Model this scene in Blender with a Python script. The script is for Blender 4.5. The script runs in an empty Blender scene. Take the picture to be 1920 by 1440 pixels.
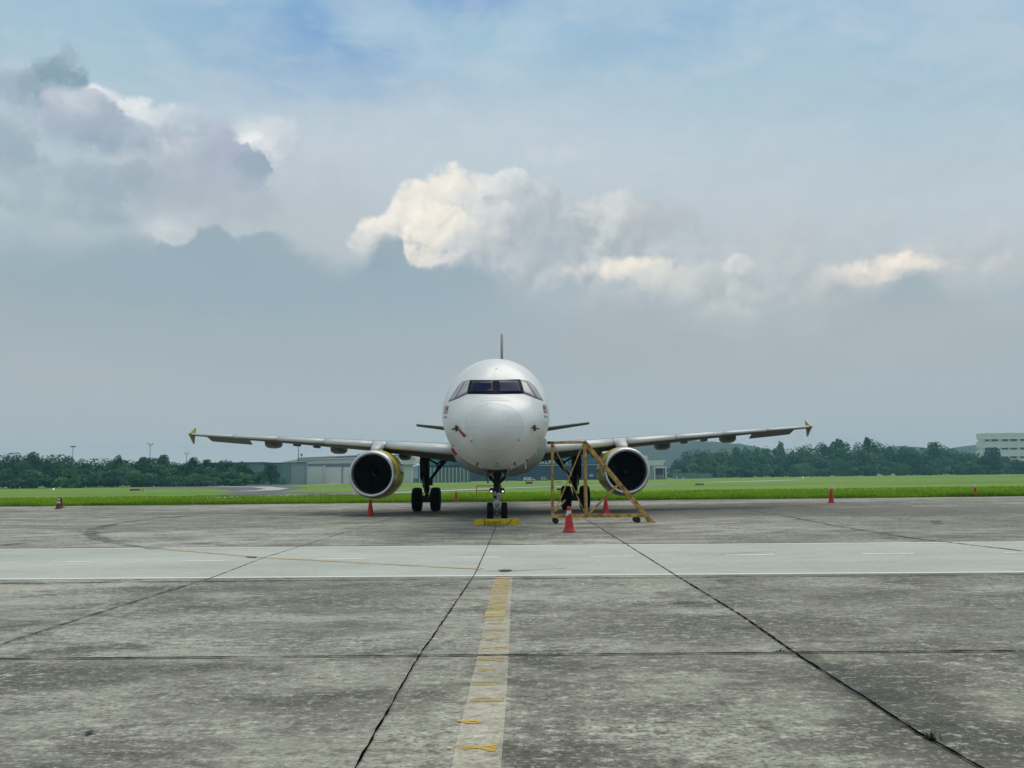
import bpy, math, random
from mathutils import Vector, Matrix
from mathutils.bvhtree import BVHTree
R = math.radians
sc = bpy.context.scene
col = sc.collection

# ------------------------------------------------------------------ camera, exposure
FPX = 1588.0            # focal length in pixels of the 1920 px wide photograph
CAM_H = 1.63
PITCH = math.atan(176.0 / FPX)
ROLL = -0.0123
cd = bpy.data.cameras.new("camera"); cam = bpy.data.objects.new("camera", cd); col.objects.link(cam)
cd.sensor_width = 36.0; cd.lens = 36.0 * FPX / 1920.0
cd.clip_start = 0.1; cd.clip_end = 12000
CM = Matrix.Translation((0, 0, CAM_H)) @ Matrix.Rotation(R(90) + PITCH, 4, 'X') @ Matrix.Rotation(ROLL, 4, 'Z')
cam.matrix_world = CM
sc.camera = cam
sc.view_settings.view_transform = 'Standard'; sc.view_settings.look = 'None'
sc.view_settings.exposure = 0.0; sc.view_settings.gamma = 1.0
sc.view_settings.use_curve_mapping = False
sc.cycles.volume_step_rate = 5.0
sc.cycles.volume_max_steps = 64
sc.cycles.max_bounces = 5
sc.cycles.diffuse_bounces = 3
sc.cycles.glossy_bounces = 3
sc.cycles.transparent_max_bounces = 8
sc.cycles.volume_bounces = 0

def ray(px, py):
    return (CM.to_3x3() @ Vector(((px - 960) / FPX, -(py - 720) / FPX, -1.0))).normalized()
def gp(px, py, z=0.0):
    """where the ground of height z lies in the direction measured in the photograph"""
    d = ray(px, py); t = (z - CAM_H) / d.z
    return Vector((d.x * t, d.y * t, z))
def at(px, py, Y):
    d = ray(px, py); t = Y / d.y
    return Vector((d.x * t, Y, CAM_H + d.z * t))
def azel(px, py):
    d = ray(px, py)
    return math.degrees(math.atan2(d.x, d.y)), math.degrees(math.asin(d.z))

def lin(c):
    return tuple(((v / 255) / 12.92 if v / 255 <= 0.04045 else ((v / 255 + 0.055) / 1.055) ** 2.4) for v in c)

# ------------------------------------------------------------------ sun
SUN_EL, SUN_AZ = 58.0, 25.0      # azimuth from +Y towards +X
sd = bpy.data.lights.new("sun", 'SUN'); so = bpy.data.objects.new("sun", sd); col.objects.link(so)
sd.energy = 1.35; sd.angle = R(46); sd.color = (1.0, 0.95, 0.86)
sv = Vector((math.sin(R(SUN_AZ)) * math.cos(R(SUN_EL)), math.cos(R(SUN_AZ)) * math.cos(R(SUN_EL)), math.sin(R(SUN_EL))))
so.rotation_euler = sv.to_track_quat('Z', 'Y').to_euler()

# ------------------------------------------------------------------ sky: Nishita behind layered cumulus
world = bpy.data.worlds.new("World"); sc.world = world; world.use_nodes = True
W = world.node_tree; W.nodes.clear()
def nd(t, **kw):
    n = W.nodes.new(t)
    for k, v in kw.items(): setattr(n, k, v)
    return n
def put(sock, v):
    if hasattr(v, 'is_linked') or isinstance(v, bpy.types.NodeSocket): W.links.new(v, sock)
    else: sock.default_value = v
def m(op, a, b=None, c=None, clamp=False):
    n = nd('ShaderNodeMath', operation=op, use_clamp=clamp)
    put(n.inputs[0], a)
    if b is not None: put(n.inputs[1], b)
    if c is not None: put(n.inputs[2], c)
    return n.outputs[0]
def vm(op, a, b):
    n = nd('ShaderNodeVectorMath', operation=op); put(n.inputs[0], a)
    if op == 'SCALE': put(n.inputs[3], b)
    else: put(n.inputs[1], b)
    return n.outputs[0]
def mixc(f, a, b):
    n = nd('ShaderNodeMix', data_type='RGBA'); put(n.inputs[0], f)
    put(n.inputs[6], a if not isinstance(a, tuple) else (*lin(a), 1))
    put(n.inputs[7], b if not isinstance(b, tuple) else (*lin(b), 1))
    return n.outputs[2]
def noise(vec, scale, detail=4, rough=0.55, dist=0.0, colr=False):
    n = nd('ShaderNodeTexNoise'); put(n.inputs['Vector'], vec)
    n.inputs['Scale'].default_value = scale; n.inputs['Detail'].default_value = detail
    n.inputs['Roughness'].default_value = rough; n.inputs['Distortion'].default_value = dist
    return n.outputs[1 if colr else 0]
def billow(vec, scale, detail=3, rough=0.55):
    n = nd('ShaderNodeTexVoronoi', feature='F1'); put(n.inputs['Vector'], vec)
    n.inputs['Scale'].default_value = scale; n.inputs['Detail'].default_value = detail
    n.inputs['Roughness'].default_value = rough
    n.inputs['Lacunarity'].default_value = 2.1
    n.normalize = True
    return n.outputs['Distance']
def sstep(x, lo, hi):
    n = nd('ShaderNodeMapRange', interpolation_type='SMOOTHSTEP', clamp=True)
    put(n.inputs[0], x); put(n.inputs[1], lo); put(n.inputs[2], hi)
    n.inputs[3].default_value = 0; n.inputs[4].default_value = 1
    return n.outputs[0]
tc = nd('ShaderNodeTexCoord'); DIR = tc.outputs['Generated']
sep = nd('ShaderNodeSeparateXYZ'); W.links.new(DIR, sep.inputs[0])
AZ = m('MULTIPLY', m('ARCTAN2', sep.outputs[0], sep.outputs[1]), 57.29578)
EL = m('MULTIPLY', m('ARCSINE', sep.outputs[2]), 57.29578)
# warped lookup coordinates
wn = noise(DIR, 5.5, 5, 0.6, colr=True)
ws = nd('ShaderNodeSeparateXYZ'); W.links.new(wn, ws.inputs[0])
wf = noise(DIR, 22, 6, 0.62, colr=True)
wt = nd('ShaderNodeSeparateXYZ'); W.links.new(wf, wt.inputs[0])
def warp(base, s1, a1, s2, a2):
    return m('ADD', base, m('ADD', m('MULTIPLY', m('SUBTRACT', s1, 0.5), a1), m('MULTIPLY', m('SUBTRACT', s2, 0.5), a2)))
AW = warp(AZ, ws.outputs[0], 5.0, wt.outputs[0], 3.4)
EW = warp(EL, ws.outputs[1], 3.0, wt.outputs[1], 3.0)
AP = warp(AZ, ws.outputs[2], 1.4, wt.outputs[0], 1.6)
EP = warp(EL, ws.outputs[1], 0.5, wt.outputs[2], 0.7)
DW = vm('ADD', DIR, vm('SCALE', vm('SUBTRACT', wf, (0.5, 0.5, 0.5)), 0.05))
bil = billow(DW, 19, 2.0, 0.5)
LD = (-0.008, -0.003, 0.012)
bil2 = billow(vm('ADD', DW, LD), 19, 2.0, 0.5)
relief = m('SUBTRACT', bil2, bil)          # >0 where the lump faces the light
def profile(pts, default_el=-5):
    """top edge of a cloud layer: list of photo pixels -> elevation as a function of azimuth"""
    n = nd('ShaderNodeFloatCurve'); c = n.mapping.curves[0]
    pp = sorted(azel(x, y) for x, y in pts)
    pp = [((a + 40) / 80, (e + 10) / 50) for a, e in pp]
    c.points[0].location = (0, pp[0][1]); c.points[1].location = (1, pp[-1][1])
    for p in pp: c.points.new(*p)
    n.mapping.update()
    put(n.inputs[1], m('DIVIDE', m('ADD', AP, 40), 80, clamp=True))
    return m('SUBTRACT', m('MULTIPLY', n.outputs[0], 50), 10)
def gauss(px, py, sx, sy, amp=1.0, sharp=False):
    a, e = azel(px, py)
    u = m('DIVIDE', m('SUBTRACT', AW if not sharp else AP, a), sx / 27.0)
    v = m('DIVIDE', m('SUBTRACT', EW if not sharp else EP, e), sy / 27.0)
    return m('MULTIPLY', m('EXPONENT', m('MULTIPLY', m('ADD', m('MULTIPLY', u, u), m('MULTIPLY', v, v)), -1.0)), amp)
def gsum(lst, sharp=False):
    r = None
    for g in lst:
        x = gauss(*g, sharp=sharp); r = x if r is None else m('ADD', r, x)
    return m('MINIMUM', r, 1.0)
SKY_K = 0.1
def cc(c):            # an sRGB sky colour, scaled so that Background strength SKY_K shows it
    return (*[v / SKY_K for v in lin(c)], 1)
def cmix(f, a, b):
    n = nd('ShaderNodeMix', data_type='RGBA'); put(n.inputs[0], f)
    put(n.inputs[6], cc(a) if isinstance(a, tuple) else a)
    put(n.inputs[7], cc(b) if isinstance(b, tuple) else b)
    return n.outputs[2]
nis = nd('ShaderNodeTexSky', sky_type='NISHITA')
nis.sun_disc = False; nis.sun_elevation = R(SUN_EL); nis.sun_rotation = R(SUN_AZ)
nis.air_density = 1.2; nis.dust_density = 2.5; nis.ozone_density = 1.5
# veil of thin cloud by elevation
ramp = nd('ShaderNodeValToRGB'); el01 = m('DIVIDE', EL, 90.0, clamp=True); W.links.new(el01, ramp.inputs[0])
stops = [(0.0, (198, 205, 206)), (0.035, (184, 192, 195)), (0.10, (174, 187, 193)), (0.17, (187, 200, 206)), (0.24, (178, 201, 211)),
         (0.32, (160, 194, 213)), (0.42, (178, 198, 212)), (0.6, (216, 217, 212)), (1.0, (228, 224, 214))]
els = ramp.color_ramp.elements
els[0].position = stops[0][0]; els[0].color = cc(stops[0][1])[:3] + (1,)
els[1].position = stops[-1][0]; els[1].color = cc(stops[-1][1])[:3] + (1,)
for p, c in stops[1:-1]:
    e = els.new(p); e.color = cc(c)
stretch = nd('ShaderNodeMapping'); W.links.new(DIR, stretch.inputs[0]); stretch.inputs['Scale'].default_value = (1.0, 1.0, 2.1)
n1 = noise(stretch.outputs[0], 3.2, 6, 0.55, 0.6)
n2 = noise(stretch.outputs[0], 8.5, 6, 0.55, 0.4)
# blue gaps (the Nishita sky shows through)
gap = gsum([(690, 85, 130, 60, 0.85), (560, 25, 170, 45, 0.5), (880, 10, 120, 28, 0.65), (1120, 75, 210, 70, 0.16), (480, 120, 160, 70, 0.28), (1380, 30, 220, 50, 0.3), (250, 80, 140, 80, 0.14), (700, 180, 260, 30, 0.22), (1750, 90, 260, 120, 0.22)])
gap = m('MULTIPLY', gap, sstep(n2, 0.2, 0.62))
skyc = cmix(m('MULTIPLY', gap, 1.05, clamp=True), ramp.outputs[0], (108, 156, 208))
skyc = cmix(0.06, skyc, nis.outputs[0])
skyc = cmix(m('MULTIPLY', sstep(n1, 0.48, 0.7), 0.40), skyc, (194, 207, 219))
skyc = cmix(m('MULTIPLY', sstep(n2, 0.5, 0.8), 0.25), skyc, (150, 178, 198))
wisp = gsum([(710, 40, 90, 26, 0.8), (800, 120, 120, 26, 0.35), (980, 65, 60, 34, 0.5), (1180, 40, 90, 24, 0.3), (590, 155, 60, 24, 0.35)])
skyc = cmix(m('MULTIPLY', wisp, 0.75), skyc, (184, 206, 224))
# pale middle deck
deck = gsum([(620, 290, 420, 110, 0.75), (1000, 290, 380, 110, 0.75), (1500, 430, 500, 90, 0.55), (1250, 360, 300, 80, 0.5)])
skyc = cmix(m('MULTIPLY', deck, 0.62), skyc, (199, 208, 217))
skyc = cmix(m('MULTIPLY', sstep(noise(stretch.outputs[0], 15, 5, 0.6, 0.5), 0.42, 0.75), 0.30), skyc, (206, 214, 221))
skyc = cmix(m('MULTIPLY', gsum([(1150, 500, 380, 110, 0.9), (560, 420, 260, 90, 0.7), (1700, 520, 300, 60, 0.7)]), 0.65), skyc, (186, 191, 193))

def layer(sky, prof, amp, soft, colr, fill=None):
    edge = m('SUBTRACT', m('ADD', prof, m('ADD', m('MULTIPLY', m('SUBTRACT', 0.38, bil), amp), m('MULTIPLY', m('SUBTRACT', noise(DIR, 45, 5, 0.65), 0.5), 1.6))), EP)
    k = sstep(edge, m('MULTIPLY', soft, -0.5) if not isinstance(soft, (int, float)) else -0.5 * soft, m('MULTIPLY', soft, 1.0))
    if fill is not None: k = m('MULTIPLY', k, fill)
    return cmix(k, sky, colr), k
RG = m('MULTIPLY', relief, 7.0)
# broad soft bodies first
cp = profile([(-400, 800), (560, 800), (620, 560), (655, 480), (690, 440), (735, 415), (770, 380), (845, 345), (925, 345), (1005, 355), (1100, 378), (1150, 378), (1200, 400), (1270, 425), (1340, 440), (1500, 470), (1700, 490), (1920, 485), (2300, 500)])
cf = gsum([(820, 420, 150, 90, 1.1), (960, 420, 130, 90, 0.9), (1140, 430, 140, 70, 0.75), (1250, 540, 220, 60, 0.7), (1660, 540, 160, 50, 0.5), (960, 500, 180, 60, 0.7)])
skyc, _ = layer(skyc, cp, 2.6, 1.2, cmix(m('ADD', 0.5, m('MULTIPLY', RG, 0.8), clamp=True), (176, 185, 191), (204, 209, 212)), m('MINIMUM', m('MULTIPLY', cf, 1.1), 1.0))
wh = noise(DIR, 60, 5, 0.65)
BK = m('ADD', m('MULTIPLY', m('SUBTRACT', bil, 0.33), 2.3), m('ADD', m('MULTIPLY', m('SUBTRACT', wt.outputs[0], 0.5), 1.6), m('MULTIPLY', m('SUBTRACT', wh, 0.5), 1.3)))
def puff(sky, px, py, rx, ry, lit, shad, alpha=1.0, soft=0.6, bk=1.0, down=True, tilt=-0.45):
    a, e = azel(px, py)
    u = m('MULTIPLY', m('SUBTRACT', AP, a), 27.0 / rx); v = m('MULTIPLY', m('SUBTRACT', EP, e), 27.0 / ry)
    d2 = m('ADD', m('MULTIPLY_ADD', u, u, m('MULTIPLY', v, v)), m('MULTIPLY', BK, bk))
    k = sstep(d2, 1.08, 1.0 - soft * 1.15)
    if down: k = m('MULTIPLY', k, sstep(v, -1.15, -0.15))
    lg = m('ADD', m('ADD', m('MULTIPLY_ADD', u, tilt * 0.5, 0.52), m('MULTIPLY', v, 0.36)), m('MULTIPLY', RG, 0.45), clamp=True)
    return cmix(m('MULTIPLY', k, alpha), sky, cmix(lg, shad, lit))
WH, CR, PL = (238, 240, 240), (250, 244, 233), (214, 217, 218)
GS, LS, TS = (176, 184, 190), (160, 177, 189), (140, 162, 176)
LV = (190, 201, 210)
# left: lit rims, then the lavender mass, then its darker teal towers
for q in [(60, 215, 90, 45, (200, 210, 220), LS, .6), (185, 190, 52, 28, WH, (196, 207, 218)), (245, 212, 50, 30, WH, (190, 202, 213)), (310, 236, 60, 34, (222, 227, 230), (184, 197, 208), .9), (365, 222, 38, 26, (214, 221, 228), (184, 197, 210), .8),
          (500, 275, 72, 52, (222, 226, 229), (190, 199, 207), .85, .8), (478, 290, 46, 34, (240, 240, 240), (204, 210, 216), .95), (590, 320, 110, 70, (198, 208, 216), (184, 195, 204), .5, .9),
          (330, 420, 70, 50, (206, 212, 216), (180, 190, 196), .8, .8), (300, 440, 60, 30, (214, 218, 220), (190, 197, 202), .7, .7), (60, 330, 110, 34, (196, 204, 212), LS, .6, .8), (130, 390, 150, 40, (176, 190, 198), (150, 170, 180), .7, .8),
          (402, 262, 46, 44, (184, 194, 208), (166, 177, 192)), (340, 262, 52, 36, (196, 204, 214), (168, 179, 194)), (440, 320, 72, 44, (174, 184, 201), (162, 174, 189), 1, .3), (478, 314, 34, 24, (162, 178, 193), (152, 170, 185), 1, .3),
          (280, 300, 100, 60, (188, 199, 209), (164, 179, 190)), (300, 285, 40, 26, (204, 211, 216), (180, 192, 201), .7), (225, 300, 36, 24, (198, 207, 213), (176, 189, 199), .6), (230, 262, 62, 40, LV, (160, 174, 190)), (165, 205, 54, 34, (190, 198, 211), (156, 172, 188)), (150, 240, 90, 50, (178, 190, 204), (158, 174, 190)), (360, 370, 150, 66, (178, 188, 200), (172, 183, 192), .8, .8),
          (25, 170, 50, 46, (164, 180, 196), (150, 169, 184), .85, .7), (70, 165, 40, 34, (150, 170, 186), TS, .8, .6), (108, 142, 40, 30, (146, 168, 184), (132, 158, 174), .9, .6), (122, 112, 18, 26, (160, 180, 198), (152, 172, 190), .6, .8), (120, 182, 46, 26, (206, 212, 220), (170, 183, 196), .7),
          (0, 275, 70, 60, (158, 176, 188), (150, 170, 183), .8, .9), (190, 345, 105, 40, (160, 177, 189), (154, 172, 184), .7, .95), (252, 325, 26, 20, (166, 178, 192), (160, 174, 188), .6)]:
    skyc = puff(skyc, *q)
# centre and right cumulus, back to front
for q in [(1500, 440, 190, 46, (200, 206, 208), (184, 192, 196), .55, .95), (1760, 470, 220, 40, (204, 208, 209), (184, 191, 195), .55, .95), (1045, 300, 90, 26, (212, 219, 226), (196, 206, 214), .5, .95), (1300, 330, 230, 50, (196, 207, 213), (182, 196, 205), .45, .98), (1700, 330, 220, 50, (190, 203, 209), (178, 193, 202), .4, .98), (650, 230, 200, 46, (198, 210, 219), (184, 198, 209), .45, .98), (1480, 200, 260, 50, (178, 200, 210), (168, 192, 205), .4, .98),
          (1230, 420, 80, 44, (188, 194, 198), GS, .7, .6), (1125, 405, 62, 40, (222, 224, 222), (186, 192, 196), .9), (1160, 388, 44, 30, (218, 220, 219), (188, 194, 198), .9), (960, 352, 42, 34, (232, 234, 232), (188, 196, 202), .95, .5), (1008, 388, 58, 56, (204, 210, 214), (172, 182, 190), .9, .4),
          (890, 348, 44, 34, (236, 236, 232), (206, 210, 210), .8, .6), (845, 372, 74, 58, CR, (214, 216, 214)), (790, 382, 52, 48, CR, (220, 219, 214)), (905, 412, 68, 56, (226, 227, 224), (194, 199, 203), .9), (760, 412, 46, 36, CR, (226, 222, 214)), (715, 432, 54, 30, (246, 240, 230), (204, 205, 206)),
          (940, 435, 56, 44, (212, 215, 216), (178, 187, 194), .9), (820, 440, 78, 50, (252, 245, 230), (222, 220, 214)), (680, 455, 34, 26, (232, 229, 224), (196, 201, 204), .9), (900, 462, 66, 36, (220, 221, 220), (188, 194, 199), .85), (790, 478, 56, 32, (246, 238, 225), (222, 219, 213)), (850, 492, 60, 22, (224, 222, 218), (200, 204, 206), .85),
          (1065, 445, 66, 42, (186, 194, 200), (170, 180, 188), .85, .5), (1010, 470, 90, 50, (184, 193, 199), (170, 181, 188), .7, .8), (1190, 502, 104, 27, (248, 239, 225), (212, 212, 209), .95, .8), (1250, 520, 58, 32, (222, 222, 216), (192, 197, 198)), (1320, 535, 80, 46, (208, 211, 209), (182, 189, 191), .9), (1385, 500, 32, 26, (222, 224, 223), (190, 196, 199), .85), (1395, 555, 40, 32, (206, 210, 211), (182, 189, 192), .8),
          (1350, 590, 70, 30, (202, 206, 206), (178, 186, 189), .7), (1680, 508, 150, 40, (220, 217, 212), (192, 196, 198), .8, .9), (1660, 502, 92, 26, (252, 241, 227), (216, 214, 210), .95, .85), (1640, 520, 50, 20, (244, 234, 220), (208, 208, 206), .9), (1140, 565, 70, 44, (194, 200, 201), (176, 184, 188), .6, .8), (1030, 545, 34, 24, (206, 211, 211), (178, 187, 190), .6, .8), (1885, 500, 50, 26, (214, 214, 212), (184, 190, 194), .7, .8), (1560, 540, 80, 40, (198, 201, 201), (178, 185, 189), .6, .9)]:
    skyc = puff(skyc, *q)
# the dark bank in front
dp = profile([(-500, 430), (-200, 430), (0, 425), (120, 425), (200, 410), (250, 430), (290, 462), (345, 462), (368, 444), (400, 440), (440, 442), (480, 440), (540, 452), (600, 480), (650, 506), (680, 496), (700, 462), (725, 446), (752, 452), (768, 488), (800, 505), (850, 492), (905, 480), (925, 492), (950, 520), (1000, 530), (1060, 540), (1110, 538), (1160, 552), (1240, 562), (1300, 590), (1370, 606), (1420, 615), (1450, 585), (1490, 600), (1530, 580), (1570, 556), (1620, 552), (1660, 535), (1700, 518), (1740, 524), (1780, 538), (1860, 545), (1980, 540), (2300, 540)])
softd = m('ADD', 0.35, m('MULTIPLY', m('SUBTRACT', 1.0, gsum([(360, 450, 110, 400, 1.0), (500, 460, 130, 400, 0.7), (800, 480, 140, 400, 1.0), (1690, 520, 90, 400, 0.9), (1230, 560, 100, 400, 0.6)], True)), 3.2))
dcol0 = nd('ShaderNodeValToRGB'); W.links.new(el01, dcol0.inputs[0])
E2 = dcol0.color_ramp.elements
E2[0].position = 0.0; E2[0].color = cc((198, 205, 206)); E2[1].position = 0.19; E2[1].color = cc((155, 175, 185))
for p, c in [(0.03, (184, 192, 195)), (0.08, (171, 182, 187)), (0.13, (161, 178, 186))]:
    e = E2.new(p); e.color = cc(c)
dcol = cmix(m('MULTIPLY', sstep(n1, 0.35, 0.75), 0.30), dcol0.outputs[0], (178, 184, 196))
dcol = cmix(m('MULTIPLY', sstep(n2, 0.4, 0.85), 0.22), dcol, (172, 183, 186))
dcol = cmix(m('MULTIPLY', gsum([(700, 480, 60, 40, 0.8), (880, 500, 50, 26, 0.5), (420, 470, 90, 30, 0.35)]), 0.6), dcol, (138, 163, 178))
dcol = cmix(m('MULTIPLY', gsum([(330, 530, 330, 60, 0.6), (780, 540, 160, 50, 0.5), (0, 430, 120, 60, 0.3)]), 0.6), dcol, (145, 172, 186))
dcol = cmix(m('MULTIPLY', gsum([(1450, 640, 420, 80, 0.6), (1180, 590, 160, 40, 0.4), (80, 720, 260, 60, 0.4), (1800, 600, 200, 60, 0.4)]), 0.6), dcol, (184, 191, 192))
dcol = cmix(m('MULTIPLY', gsum([(1300, 620, 240, 60, 0.5), (700, 640, 300, 40, 0.2), (100, 560, 200, 60, 0.3), (1650, 600, 200, 50, 0.3)]), 0.6), dcol, (170, 177, 178))
skyc, _ = layer(skyc, dp, 2.4, softd, dcol)
bg = nd('ShaderNodeBackground'); put(bg.inputs[0], skyc); bg.inputs[1].default_value = SKY_K
wo = nd('ShaderNodeOutputWorld'); W.links.new(bg.outputs[0], wo.inputs[0])
world.cycles.sampling_method = 'MANUAL'; world.cycles.sample_map_resolution = 512

# ------------------------------------------------------------------ helpers
def tag(o, label=None, cat=None, group=None, kind=None):
    if label: o['label'] = label
    if cat: o['category'] = cat
    if group: o['group'] = group
    if kind: o['kind'] = kind
    return o
def empty(name, loc=(0, 0, 0), rz=0.0):
    o = bpy.data.objects.new(name, None); col.objects.link(o)
    o.location = loc; o.rotation_euler = (0, 0, rz); o.empty_display_size = 0.3
    return o
class MB:
    def __init__(s): s.v = []; s.f = []; s.sm = []
    def add(s, vs, fs, smooth=False, T=None):
        b = len(s.v)
        for p in vs:
            p = Vector(p)
            s.v.append(tuple(T @ p) if T is not None else tuple(p))
        for f in fs: s.f.append(tuple(b + i for i in f)); s.sm.append(smooth)
        return s
    def box(s, c, d, T=None, bev=0.0):
        x, y, z = [k / 2 for k in d]; cx, cy, cz = c
        vs = [(cx + i * x, cy + j * y, cz + k * z) for k in (-1, 1) for j in (-1, 1) for i in (-1, 1)]
        return s.add(vs, [(0, 2, 3, 1), (4, 5, 7, 6), (0, 1, 5, 4), (2, 6, 7, 3), (0, 4, 6, 2), (1, 3, 7, 5)], False, T)
    def tube(s, pts, r, n=10, cap=True, T=None, smooth=True):
        pts = [Vector(p) for p in pts]; rs = r if isinstance(r, (list, tuple)) else [r] * len(pts)
        rings = []; up = Vector((0.03, 0.02, 1)).normalized()
        for i, p in enumerate(pts):
            d = (pts[min(i + 1, len(pts) - 1)] - pts[max(i - 1, 0)]).normalized()
            a = d.cross(up)
            if a.length < 0.05: a = d.cross(Vector((1, 0, 0)))
            a.normalize(); b = a.cross(d).normalized(); up = b
            rings.append([p + (a * math.cos(2 * math.pi * k / n) + b * math.sin(2 * math.pi * k / n)) * rs[i] for k in range(n)])
        return s.loft(rings, cap, T, smooth)
    def bar(s, p, q, w, h, T=None, up=(0, 0, 1)):
        p = Vector(p); q = Vector(q); d = (q - p).normalized(); up = Vector(up)
        a = d.cross(up)
        if a.length < 0.05: a = d.cross(Vector((0, 1, 0)))
        a.normalize(); b = a.cross(d).normalized()
        vs = [e + a * i * w / 2 + b * j * h / 2 for e in (p, q) for i, j in ((-1, -1), (1, -1), (1, 1), (-1, 1))]
        return s.add(vs, [(0, 1, 2, 3)[::-1], (4, 5, 6, 7), (0, 1, 5, 4), (1, 2, 6, 5), (2, 3, 7, 6), (3, 0, 4, 7)], False, T)
    def loft(s, rings, cap=True, T=None, smooth=True, closed=True):
        n = len(rings[0]); vs = [p for r in rings for p in r]; fs = []
        for i in range(len(rings) - 1):
            for k in range(n if closed else n - 1):
                k2 = (k + 1) % n
                fs.append((i * n + k, i * n + k2, (i + 1) * n + k2, (i + 1) * n + k))
        s.add(vs, fs, smooth, T)
        if cap and closed:
            s.add(rings[0], [tuple(range(n))[::-1]], False, T); s.add(rings[-1], [tuple(range(n))], False, T)
        return s
    def lathe(s, prof, n=32, axis='Z', T=None, smooth=True, cap=False):
        rings = []
        for r, h in prof:
            ring = []
            for k in range(n):
                a = 2 * math.pi * k / n; c, d = r * math.cos(a), r * math.sin(a)
                ring.append((c, d, h) if axis == 'Z' else (c, h, d) if axis == 'Y' else (h, c, d))
            rings.append(ring)
        return s.loft(rings, cap, T, smooth)
    def prism(s, poly, y0, y1, T=None, plane='XZ'):
        n = len(poly)
        if plane == 'XZ': vs = [(x, y0, z) for x, z in poly] + [(x, y1, z) for x, z in poly]
        elif plane == 'YZ': vs = [(y0, a, b) for a, b in poly] + [(y1, a, b) for a, b in poly]
        else: vs = [(a, b, y0) for a, b in poly] + [(a, b, y1) for a, b in poly]
        fs = [tuple(range(n))[::-1], tuple(range(n, 2 * n))] + [(i, (i + 1) % n, n + (i + 1) % n, n + i) for i in range(n)]
        return s.add(vs, fs, False, T)
    def build(s, name, mat, parent=None, bevel=0.0, fixn=True):
        me = bpy.data.meshes.new(name); me.from_pydata(s.v, [], s.f)
        me.polygons.foreach_set('use_smooth', s.sm)
        me.materials.append(mat)
        if fixn and len(s.f) < 60000:
            import bmesh
            bm = bmesh.new(); bm.from_mesh(me)
            bmesh.ops.remove_doubles(bm, verts=bm.verts, dist=0.0004)
            bmesh.ops.recalc_face_normals(bm, faces=bm.faces); bm.to_mesh(me); bm.free()
        me.update()
        o = bpy.data.objects.new(name, me); col.objects.link(o)
        if parent is not None: o.parent = parent
        if bevel:
            b = o.modifiers.new('bevel', 'BEVEL'); b.width = bevel; b.segments = 2; b.limit_method = 'ANGLE'; b.angle_limit = R(50)
        return o

def material(name, base, rough=0.6, metal=0.0, var=0.0, vscale=2.0, bump=0.0, bscale=20.0, coat=0.0, spec=0.5, col2=None, mapscale=(1, 1, 1), emit=None, estr=0.0, detail=6):
    mt = bpy.data.materials.new(name); mt.use_nodes = True; nt = mt.node_tree; N = nt.nodes; L = nt.links
    b = N['Principled BSDF']; b.inputs['Roughness'].default_value = rough; b.inputs['Metallic'].default_value = metal
    b.inputs['Base Color'].default_value = (*base, 1); b.inputs['Coat Weight'].default_value = coat; b.inputs['Coat Roughness'].default_value = 0.14
    b.inputs['Specular IOR Level'].default_value = spec
    t = N.new('ShaderNodeTexCoord'); mp = N.new('ShaderNodeMapping'); mp.inputs['Scale'].default_value = mapscale
    L.new(t.outputs['Object'], mp.inputs[0])
    if var or col2:
        n = N.new('ShaderNodeTexNoise'); n.inputs['Scale'].default_value = vscale; n.inputs['Detail'].default_value = detail
        n.inputs['Roughness'].default_value = 0.6
        L.new(mp.outputs[0], n.inputs['Vector'])
        cr = N.new('ShaderNodeValToRGB'); L.new(n.outputs[0], cr.inputs[0])
        c2 = col2 if col2 else tuple(v * (1 - var) for v in base)
        cr.color_ramp.elements[0].position = 0.36; cr.color_ramp.elements[0].color = (*c2, 1)
        cr.color_ramp.elements[1].position = 0.64; cr.color_ramp.elements[1].color = (*base, 1)
        L.new(cr.outputs[0], b.inputs['Base Color'])
    if bump:
        n = N.new('ShaderNodeTexNoise'); n.inputs['Scale'].default_value = bscale; n.inputs['Detail'].default_value = 5
        L.new(mp.outputs[0], n.inputs['Vector'])
        bp = N.new('ShaderNodeBump'); bp.inputs['Strength'].default_value = bump; bp.inputs['Distance'].default_value = 0.02
        L.new(n.outputs[0], bp.inputs['Height']); L.new(bp.outputs[0], b.inputs['Normal'])
    if emit:
        b.inputs['Emission Color'].default_value = (*emit, 1); b.inputs['Emission Strength'].default_value = estr
    return mt

M = {}
def mk(k, *a, **kw): M[k] = material(k, *a, **kw)
mk('white_paint', (0.76, 0.765, 0.76), 0.42, var=0.12, vscale=0.7, coat=0.25, mapscale=(1, 0.35, 1.0))
mk('radome_paint', (0.70, 0.715, 0.72), 0.45, var=0.08, vscale=1.6, coat=0.2)
mk('belly_shade_grey', (0.42, 0.45, 0.40), 0.5, col2=(0.24, 0.27, 0.22), vscale=0.8, mapscale=(1, 0.4, 1))  # fairing grey, darkened so the colour carries the shade under the belly
mk('line_grey', (0.46, 0.48, 0.49), 0.6)
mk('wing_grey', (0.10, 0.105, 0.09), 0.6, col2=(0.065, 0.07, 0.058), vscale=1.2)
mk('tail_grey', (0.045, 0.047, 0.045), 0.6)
mk('slat_metal', (0.62, 0.64, 0.63), 0.38, var=0.12, vscale=0.6)
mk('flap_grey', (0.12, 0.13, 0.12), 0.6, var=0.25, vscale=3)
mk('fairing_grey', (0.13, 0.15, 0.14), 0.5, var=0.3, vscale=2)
mk('cowl_yellow', (0.72, 0.56, 0.015), 0.38, var=0.22, vscale=1.5, coat=0.3)
mk('tip_yellow', (0.48, 0.43, 0.13), 0.45, var=0.15, vscale=2)
mk('lip_metal', (0.62, 0.63, 0.64), 0.26, metal=0.75, var=0.1, vscale=3)
mk('duct', (0.012, 0.012, 0.014), 0.7, spec=0.1)
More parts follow.
